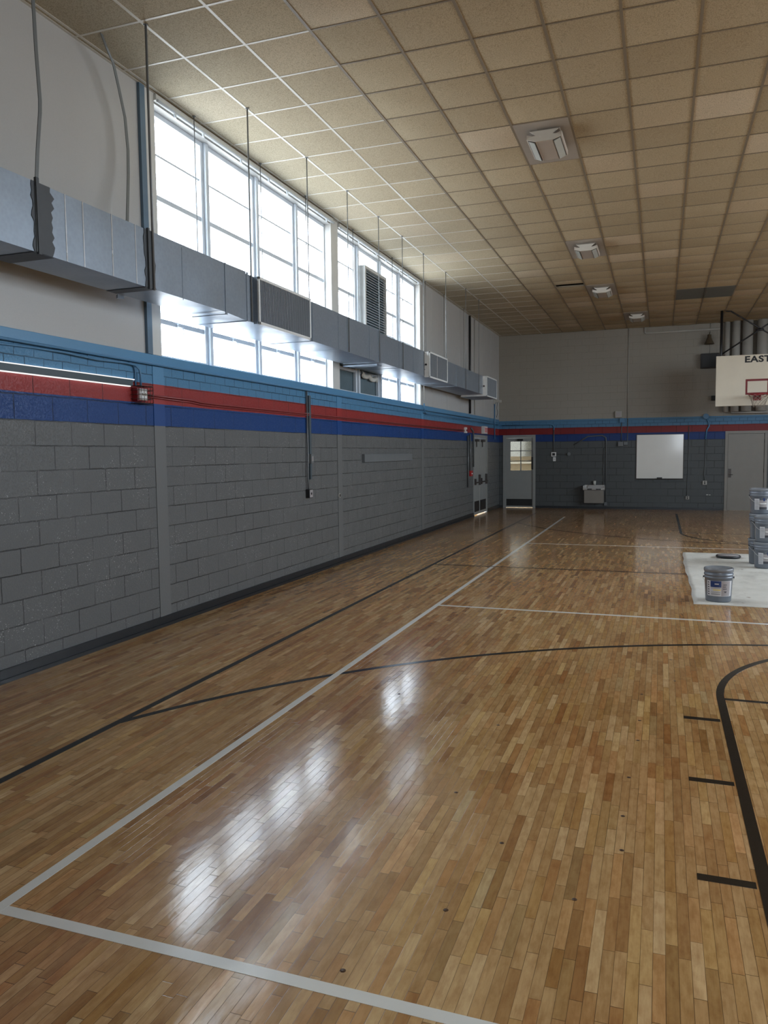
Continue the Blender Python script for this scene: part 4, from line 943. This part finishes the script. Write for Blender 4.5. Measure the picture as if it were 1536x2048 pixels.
# ================================================================= CEILING LIGHTS AND GRILLE
def make_light():
    x0 = GX0 + GXS * -2; y0 = GY0
    cx, cy = x0 + GXS / 2, y0 + GYS
    t = thing('ceiling_light', '', 'ceiling light', (cx, cy, H), 'unlit lights in the ceiling')
    pn = MB().box(x0 + 0.012, x0 + GXS - 0.012, y0 + 0.01, y0 + 2 * GYS - 0.01, H - 0.003, H + 0.02).build('mounting_panel', 'light_panel', t)
    ccx = cx + 0.02; ya, yb = cy - 0.42, cy + 0.16
    # canopy on the panel
    MB().box(ccx - 0.16, ccx + 0.16, ya + 0.03, yb - 0.05, H - 0.012, H - 0.003, 0.003).build('canopy', 'light_panel', t)
    bd = MB().hexa([(ccx - 0.10, ya, H - 0.13), (ccx + 0.10, ya, H - 0.13), (ccx + 0.06, ya, H - 0.03), (ccx - 0.06, ya, H - 0.03),
                    (ccx - 0.10, yb, H - 0.13), (ccx + 0.10, yb, H - 0.13), (ccx + 0.06, yb, H - 0.03), (ccx - 0.06, yb, H - 0.03)]).build('housing', 'light_body', t)
    for s in (-1, 1):
        a, b2 = ccx + s * 0.085, ccx + s * 0.185
        za, zb = H - 0.135, H - 0.105
        lo_, hi_ = min(a, b2), max(a, b2); zl, zh = (za, zb) if a < b2 else (zb, za)
        fr = MB().hexa([(lo_, ya, zl), (hi_, ya, zh), (hi_, ya, zh + 0.05), (lo_, ya, zl + 0.05), (lo_, yb, zl), (hi_, yb, zh), (hi_, yb, zh + 0.05), (lo_, yb, zl + 0.05)]).build('lamp_frame', 'light_body', t)
        MB().hexa([(lo_ + 0.010, ya + 0.012, zl - 0.001 + 0.002), (hi_ - 0.010, ya + 0.012, zh - 0.001), (hi_ - 0.010, ya + 0.012, zh - 0.003), (lo_ + 0.010, ya + 0.012, zl - 0.004),
                   (lo_ + 0.010, yb - 0.012, zl + 0.001), (hi_ - 0.010, yb - 0.012, zh - 0.001), (hi_ - 0.010, yb - 0.012, zh - 0.003), (lo_ + 0.010, yb - 0.012, zl - 0.004)]).build('gasket', 'light_dark', fr)
        MB().hexa([(lo_ + 0.018, ya + 0.025, zl - 0.001), (hi_ - 0.018, ya + 0.025, zh - 0.003), (hi_ - 0.018, ya + 0.025, zh - 0.009), (lo_ + 0.018, ya + 0.025, zl - 0.010),
                   (lo_ + 0.018, yb - 0.025, zl - 0.001), (hi_ - 0.018, yb - 0.025, zh - 0.003), (hi_ - 0.018, yb - 0.025, zh - 0.009), (lo_ + 0.018, yb - 0.025, zl - 0.010)]).build('lens', 'light_lens', fr)
    MB().prism([(ccx - 0.185, ya - 0.001, H - 0.105), (ccx - 0.085, ya - 0.001, H - 0.137), (ccx + 0.085, ya - 0.001, H - 0.137), (ccx + 0.185, ya - 0.001, H - 0.105), (ccx + 0.16, ya - 0.001, H - 0.085),
                (ccx + 0.09, ya - 0.001, H - 0.075), (ccx + 0.15, ya - 0.001, H - 0.03), (ccx - 0.15, ya - 0.001, H - 0.03), (ccx - 0.09, ya - 0.001, H - 0.075), (ccx - 0.16, ya - 0.001, H - 0.085)], (0, -0.012, 0)).build('end_plate', 'light_end', t)
    return t
L0 = make_light()
labs = ['unlit twin-lamp ceiling light nearest the camera on a plain panel', 'second ceiling light, bright white end plate, on its own panel',
        'third ceiling light, just right of the dark tile gap', 'smallest ceiling light close to the far wall']
L0['label'] = labs[0]
for (i, j), lab in list(zip(panels, labs))[1:]:
    dup(L0, (GX0 + GXS * (i + 0.5), GY0 + GYS * (j + 1), H), lab)
t = thing('return_grille', 'dark brown return air grille flush in the ceiling near the hoop', 'ceiling grille', (0.85, 18.6, H))
gx0, gx1, gy0, gy1 = GX0 + GXS, GX0 + 3 * GXS, GY0 + 16 * GYS, GY0 + 18 * GYS
MB().box(gx0 + 0.012, gx1 - 0.012, gy0 + 0.01, gy1 - 0.01, H + 0.004, H + 0.03).build('grille_back', 'grille', t)
m = MB()
for i in range(40):
    y = gy0 + 0.02 + (gy1 - gy0 - 0.04) * i / 40; m.box(gx0 + 0.012, gx1 - 0.012, y, y + 0.008, H - 0.004, H + 0.004)
m.box((gx0 + gx1) / 2 - 0.012, (gx0 + gx1) / 2 + 0.012, gy0, gy1, H - 0.005, H + 0.004)
m.build('grille_slats', 'grille', t)

# ================================================================= DROP CLOTH, BUCKETS, LID
m = MB(); bm = m.bm; nx, ny = 70, 90; G = []
cx0, cx1, cy0, cy1 = 0.355, 4.3, 8.95, 13.52
for i in range(nx + 1):
    for j in range(ny + 1):
        u, v = i / nx, j / ny
        x = cx0 + (cx1 - cx0) * u + (0.012 * math.sin(v * 7) + 0.006 * math.sin(v * 31 + 1)) * (1 - u)
        y = cy0 + (cy1 - cy0) * v + (0.012 * math.sin(u * 7 + 1) + 0.006 * math.sin(u * 23)) * (1 if v < 0.5 else -1)
        z = 0.006 + 0.004 * math.sin(x * 5.1 + 2 * math.sin(y * 1.3)) * math.sin(y * 3.7 + x) + 0.003 * math.sin(x * 13 + y * 9)
        if i in (0, nx) or j in (0, ny): z = 0.003
        G.append(bm.verts.new((x, y, max(0.0035, z))))
for i in range(nx):
    for j in range(ny): bm.faces.new((G[i * (ny + 1) + j], G[(i + 1) * (ny + 1) + j], G[(i + 1) * (ny + 1) + j + 1], G[i * (ny + 1) + j + 1])).smooth = True
dc = m.build('drop_cloth', 'cloth'); sm = dc.modifiers.new('thick', 'SOLIDIFY'); sm.thickness = 0.003; sm.offset = -1
tag(dc, 'off-white canvas drop cloth spread on the wooden floor', 'drop cloth')

def patch(mb, r0, r1, z0, z1, a0, a1, n=14):
    """a thin curved label piece on the bucket wall; radii at z0 and z1"""
    bm = mb.bm; P = []
    for i in range(n + 1):
        a = a0 + (a1 - a0) * i / n
        P.append([bm.verts.new((r * math.cos(a), r * math.sin(a), z)) for r, z in ((r0, z0), (r1, z1), (r1 + 0.0008, z1), (r0 + 0.0008, z0))])
    for i in range(n):
        for j in range(4):
            f = bm.faces.new((P[i][j], P[i][(j + 1) % 4], P[i + 1][(j + 1) % 4], P[i + 1][j]))
    bm.faces.new(P[0]); bm.faces.new(P[-1][::-1])
def rad(z): return 0.131 + 0.0155 * (z / 0.30)
def make_bucket(front):
    t = thing('paint_bucket', '', 'paint bucket', (0, 0, 0))
    MB().lathe([(0.0, 0.004), (0.125, 0.004), (0.129, 0.0), (0.132, 0.006), (0.1445, 0.255), (0.149, 0.257), (0.1495, 0.272), (0.1455, 0.275), (0.146, 0.288), (0.1515, 0.290), (0.152, 0.302), (0.147, 0.306), (0.1475, 0.325), (0.148, 0.340)], (0, 0, 0), 48).build('bucket_body', 'bucket', t)
    MB().lathe([(0.0, 0.352), (0.128, 0.352), (0.133, 0.356), (0.137, 0.3665), (0.1465, 0.3665), (0.1525, 0.362), (0.1545, 0.352), (0.1535, 0.331), (0.1485, 0.328), (0.1485, 0.337), (0.0, 0.3375)], (0, 0, 0), 48).build('bucket_lid', 'lid', t)
    fa = -PI / 2 + 0.06
    lb = MB()
    if front:
        patch(lb, rad(0.065), rad(0.235), 0.065, 0.235, fa - 1.05, fa + 1.02, 26)
    else:
        patch(lb, rad(0.06), rad(0.225), 0.06, 0.225, fa - 0.62 - 0.24, fa - 0.62 + 0.24, 10)
        for c_ in (0.62, 2.4):
            q = MB(); patch(q, rad(0.06), rad(0.225), 0.06, 0.225, fa + c_ - 0.24, fa + c_ + 0.24, 10); q.build('bucket_label', 'label', t)
        q = MB(); patch(q, rad(0.10), rad(0.20), 0.10, 0.20, fa - 0.375, fa + 0.375, 10); q.build('bucket_label', 'label_grey', t)
    lb = lb.build('bucket_label', 'label', t)
    o = 0.0012
    if front:
        q = MB(); patch(q, rad(0.165) + o, rad(0.233) + o, 0.165, 0.233, fa - 0.72, fa + 0.08, 12); q.build('blue_logo_panel', 'label_blue', lb)
        q = MB(); patch(q, rad(0.195) + 2 * o, rad(0.207) + 2 * o, 0.195, 0.207, fa - 0.40, fa - 0.10, 8); q.build('logo_lettering', 'label', lb)
        q = MB(); patch(q, rad(0.128) + o, rad(0.142) + o, 0.128, 0.142, fa - 0.52, fa + 0.04, 10); q.build('yellow_strip', 'label_yellow', lb)
        q = MB(); patch(q, rad(0.07) + o, rad(0.23) + o, 0.07, 0.230, fa + 0.10, fa + 0.80, 12); q.build('grey_panel', 'label_grey', lb)
        q = MB()
        for k_ in range(6): patch(q, rad(0.078 + 0.026 * k_) + o, rad(0.093 + 0.026 * k_) + o, 0.078 + 0.026 * k_, 0.092 + 0.026 * k_, fa - 0.96, fa - 0.84, 3)
        for z, a, b in ((0.19, 0.22, 0.50), (0.168, 0.20, 0.46), (0.145, 0.2, 0.52), (0.115, 0.30, 0.50), (0.105, 0.34, 0.47)): patch(q, rad(z) + 2 * o, rad(z + 0.007) + 2 * o, z, z + 0.007, fa + a, fa + b, 5)
        for z in (0.082, 0.090, 0.107, 0.152): patch(q, rad(z) + o, rad(z + 0.003) + o, z, z + 0.003, fa - 0.68, fa + 0.02, 8)
        q.build('lettering', 'label_dark', lb)
    else:
        q = MB()
        for c_ in (-0.62, 0.62, 2.4):
            patch(q, rad(0.222) + o, rad(0.23) + o, 0.2215, 0.230, fa + c_ - 0.24, fa + c_ + 0.24, 8)
            for z in (0.075, 0.09, 0.11, 0.13, 0.15, 0.17, 0.19): patch(q, rad(z) + o, rad(z + 0.003) + o, z, z + 0.003, fa + c_ - 0.19, fa + c_ + 0.17, 5)
        patch(q, rad(0.07) + 2 * o, rad(0.099) + 2 * o, 0.07, 0.099, fa - 0.38, fa + 0.38, 10)
        q.build('lettering', 'label_dark', lb)
        q = MB(); patch(q, rad(0.185) + o, rad(0.228) + o, 0.185, 0.228, fa - 0.02, fa + 0.14, 5); q.build('blue_mark', 'label_blue', lb)
    # ears and bail
    e = MB()
    for s in (-1, 1): e.tube([(s * 0.146, 0, 0.262), (s * 0.160, 0, 0.262)], 0.011, 12)
    e.build('bail_ear', 'black', t)
    hw = []
    for i in range(25):
        a = PI * i / 24; hw.append((0.160 * math.cos(a), -0.152 * math.sin(a) * 0.995, 0.262 - 0.115 * math.sin(a)))
    h = MB().tube(hw, 0.0022, 6).build('bail_handle', 'wire', t)
    MB().tube([hw[10], hw[11], hw[12], hw[13], hw[14]], 0.008, 8).build('grip', 'white_gloss', h)
    return t
b0 = make_bucket(True); b0.location = (0.622, 9.21, 0.0125); b0['label'] = 'single grey paint bucket with blue panel label, alone near the cloth edge'
b0.rotation_euler = (0, 0, 0.0)
# the single bucket's bail hangs at its back
for ch in b0.children:
    if ch.name.startswith('bail_handle'): ch.rotation_euler = (0, 0, PI)
b1 = make_bucket(False)
SG = 'stacked paint buckets on the drop cloth'
PB = 0.3665
b1.location = (1.405, 11.98, 0.0125); b1['label'] = 'bottom bucket of the front two-high stack'; b1['group'] = SG; b1.rotation_euler = (0, 0, 0.05)
dup(b1, (1.407, 11.985, 0.0125 + PB), 'top bucket of the front two-high stack', SG, 0.12)
dup(b1, (1.375, 12.40, 0.0125), 'bottom bucket of the rear three-high stack, mostly hidden', SG, 0.35)
dup(b1, (1.380, 12.395, 0.0125 + PB), 'middle bucket of the rear three-high stack', SG, 0.6)
dup(b1, (1.377, 12.40, 0.0125 + 2 * PB), 'top bucket of the rear three-high stack, its lid highest of all', SG, 0.1)
t = thing('bucket_lid', 'black round lid lying on the drop cloth behind the single bucket', 'lid', (1.005, 12.95, 0.01))
MB().lathe([(0.150, 0.001), (0.172, 0.001), (0.178, 0.012), (0.176, 0.034), (0.166, 0.040), (0.158, 0.034), (0.156, 0.024)], (1.005, 12.95, 0.01), 48).build('rim', 'black', t)
MB().lathe([(0.0, 0.036), (0.150, 0.037), (0.157, 0.030), (0.157, 0.016), (0.0, 0.014)], (1.005, 12.95, 0.01), 48).build('lid_panel', 'label_grey', t)

# ================================================================= LIGHT
W = bpy.data.worlds.new('overcast'); scene.world = W; W.use_nodes = True
nt = W.node_tree; nt.nodes.clear(); k = N(nt)
tc = k.n('ShaderNodeTexCoord'); sp = k.n('ShaderNodeSeparateXYZ'); k.link(tc.outputs['Generated'], sp.inputs[0])
c = k.ramp(k.math('MULTIPLY_ADD', sp.outputs[2], 0.5, 0.5), [(0.0, (0.36, 0.36, 0.33)), (0.47, (0.60, 0.61, 0.60)), (0.53, (0.86, 0.94, 1.0)), (1.0, (0.80, 0.92, 1.0))])
bg = k.n('ShaderNodeBackground'); k.link(c, bg.inputs[0]); bg.inputs[1].default_value = 13.0
wo = k.n('ShaderNodeOutputWorld'); k.link(bg.outputs[0], wo.inputs[0])
def portal(name, loc, rot, sx, sy):
    l = bpy.data.lights.new(name, 'AREA'); l.shape = 'RECTANGLE'; l.size = sx; l.size_y = sy
    l.cycles.is_portal = True
    o = bpy.data.objects.new(name, l); COL.objects.link(o); o.location = loc; o.rotation_euler = rot
for nme, (a, b) in (('daylight_portal_a', B1), ('daylight_portal_b', B2)):
    portal(nme, (XL - T + 0.02, (a + b) / 2, (ZB + ZT) / 2), (0, -PI / 2, 0), ZT - ZB, b - a)
portal('daylight_portal_c', (XR + T - 0.02, (RW[0] + RW[1]) / 2, (ZB + ZT) / 2), (0, PI / 2, 0), ZT - ZB, RW[1] - RW[0])

portal('daylight_portal_d', ((BW[0] + BW[1]) / 2, YN - T + 0.02, (BW[2] + BW[3]) / 2), (PI / 2, 0, 0), BW[1] - BW[0], BW[3] - BW[2])

# ================================================================= CAMERA
f_px = 1541.5
pitch, yaw, roll = -0.0761, 0.34488, -0.01108
cy_, sy_ = math.cos(yaw), math.sin(yaw); cp, sp_ = math.cos(pitch), math.sin(pitch)
fw = Vector((-sy_ * cp, cy_ * cp, sp_)); r0 = Vector((cy_, sy_, 0)); u0 = r0.cross(fw)
ri = math.cos(roll) * r0 + math.sin(roll) * u0; up = -math.sin(roll) * r0 + math.cos(roll) * u0
cam = bpy.data.cameras.new('camera'); cam.sensor_fit = 'VERTICAL'; cam.sensor_height = 36.0; cam.lens = 36.0 * f_px / 2048.0
cam.clip_start = 0.05; cam.clip_end = 200
co = bpy.data.objects.new('camera', cam); COL.objects.link(co)
mt = Matrix((ri, up, -fw)).transposed().to_4x4(); mt.translation = (0, 0, 1.68); co.matrix_world = mt
scene.camera = co

# ================================================================= RENDER LOOK
scene.view_settings.view_transform = 'Standard'; scene.view_settings.look = 'None'
scene.view_settings.exposure = 0.42; scene.view_settings.gamma = 1.0; scene.view_settings.use_curve_mapping = False
cyc = scene.cycles
cyc.use_denoising = True
try: cyc.denoiser = 'OPENIMAGEDENOISE'; cyc.denoising_input_passes = 'RGB_ALBEDO_NORMAL'; cyc.denoising_prefilter = 'NONE'
except Exception: pass
cyc.max_bounces = 10; cyc.diffuse_bounces = 6; cyc.glossy_bounces = 4; cyc.transparent_max_bounces = 12; cyc.transmission_bounces = 4
cyc.sample_clamp_indirect = 8.0; cyc.caustics_reflective = False; cyc.caustics_refractive = False
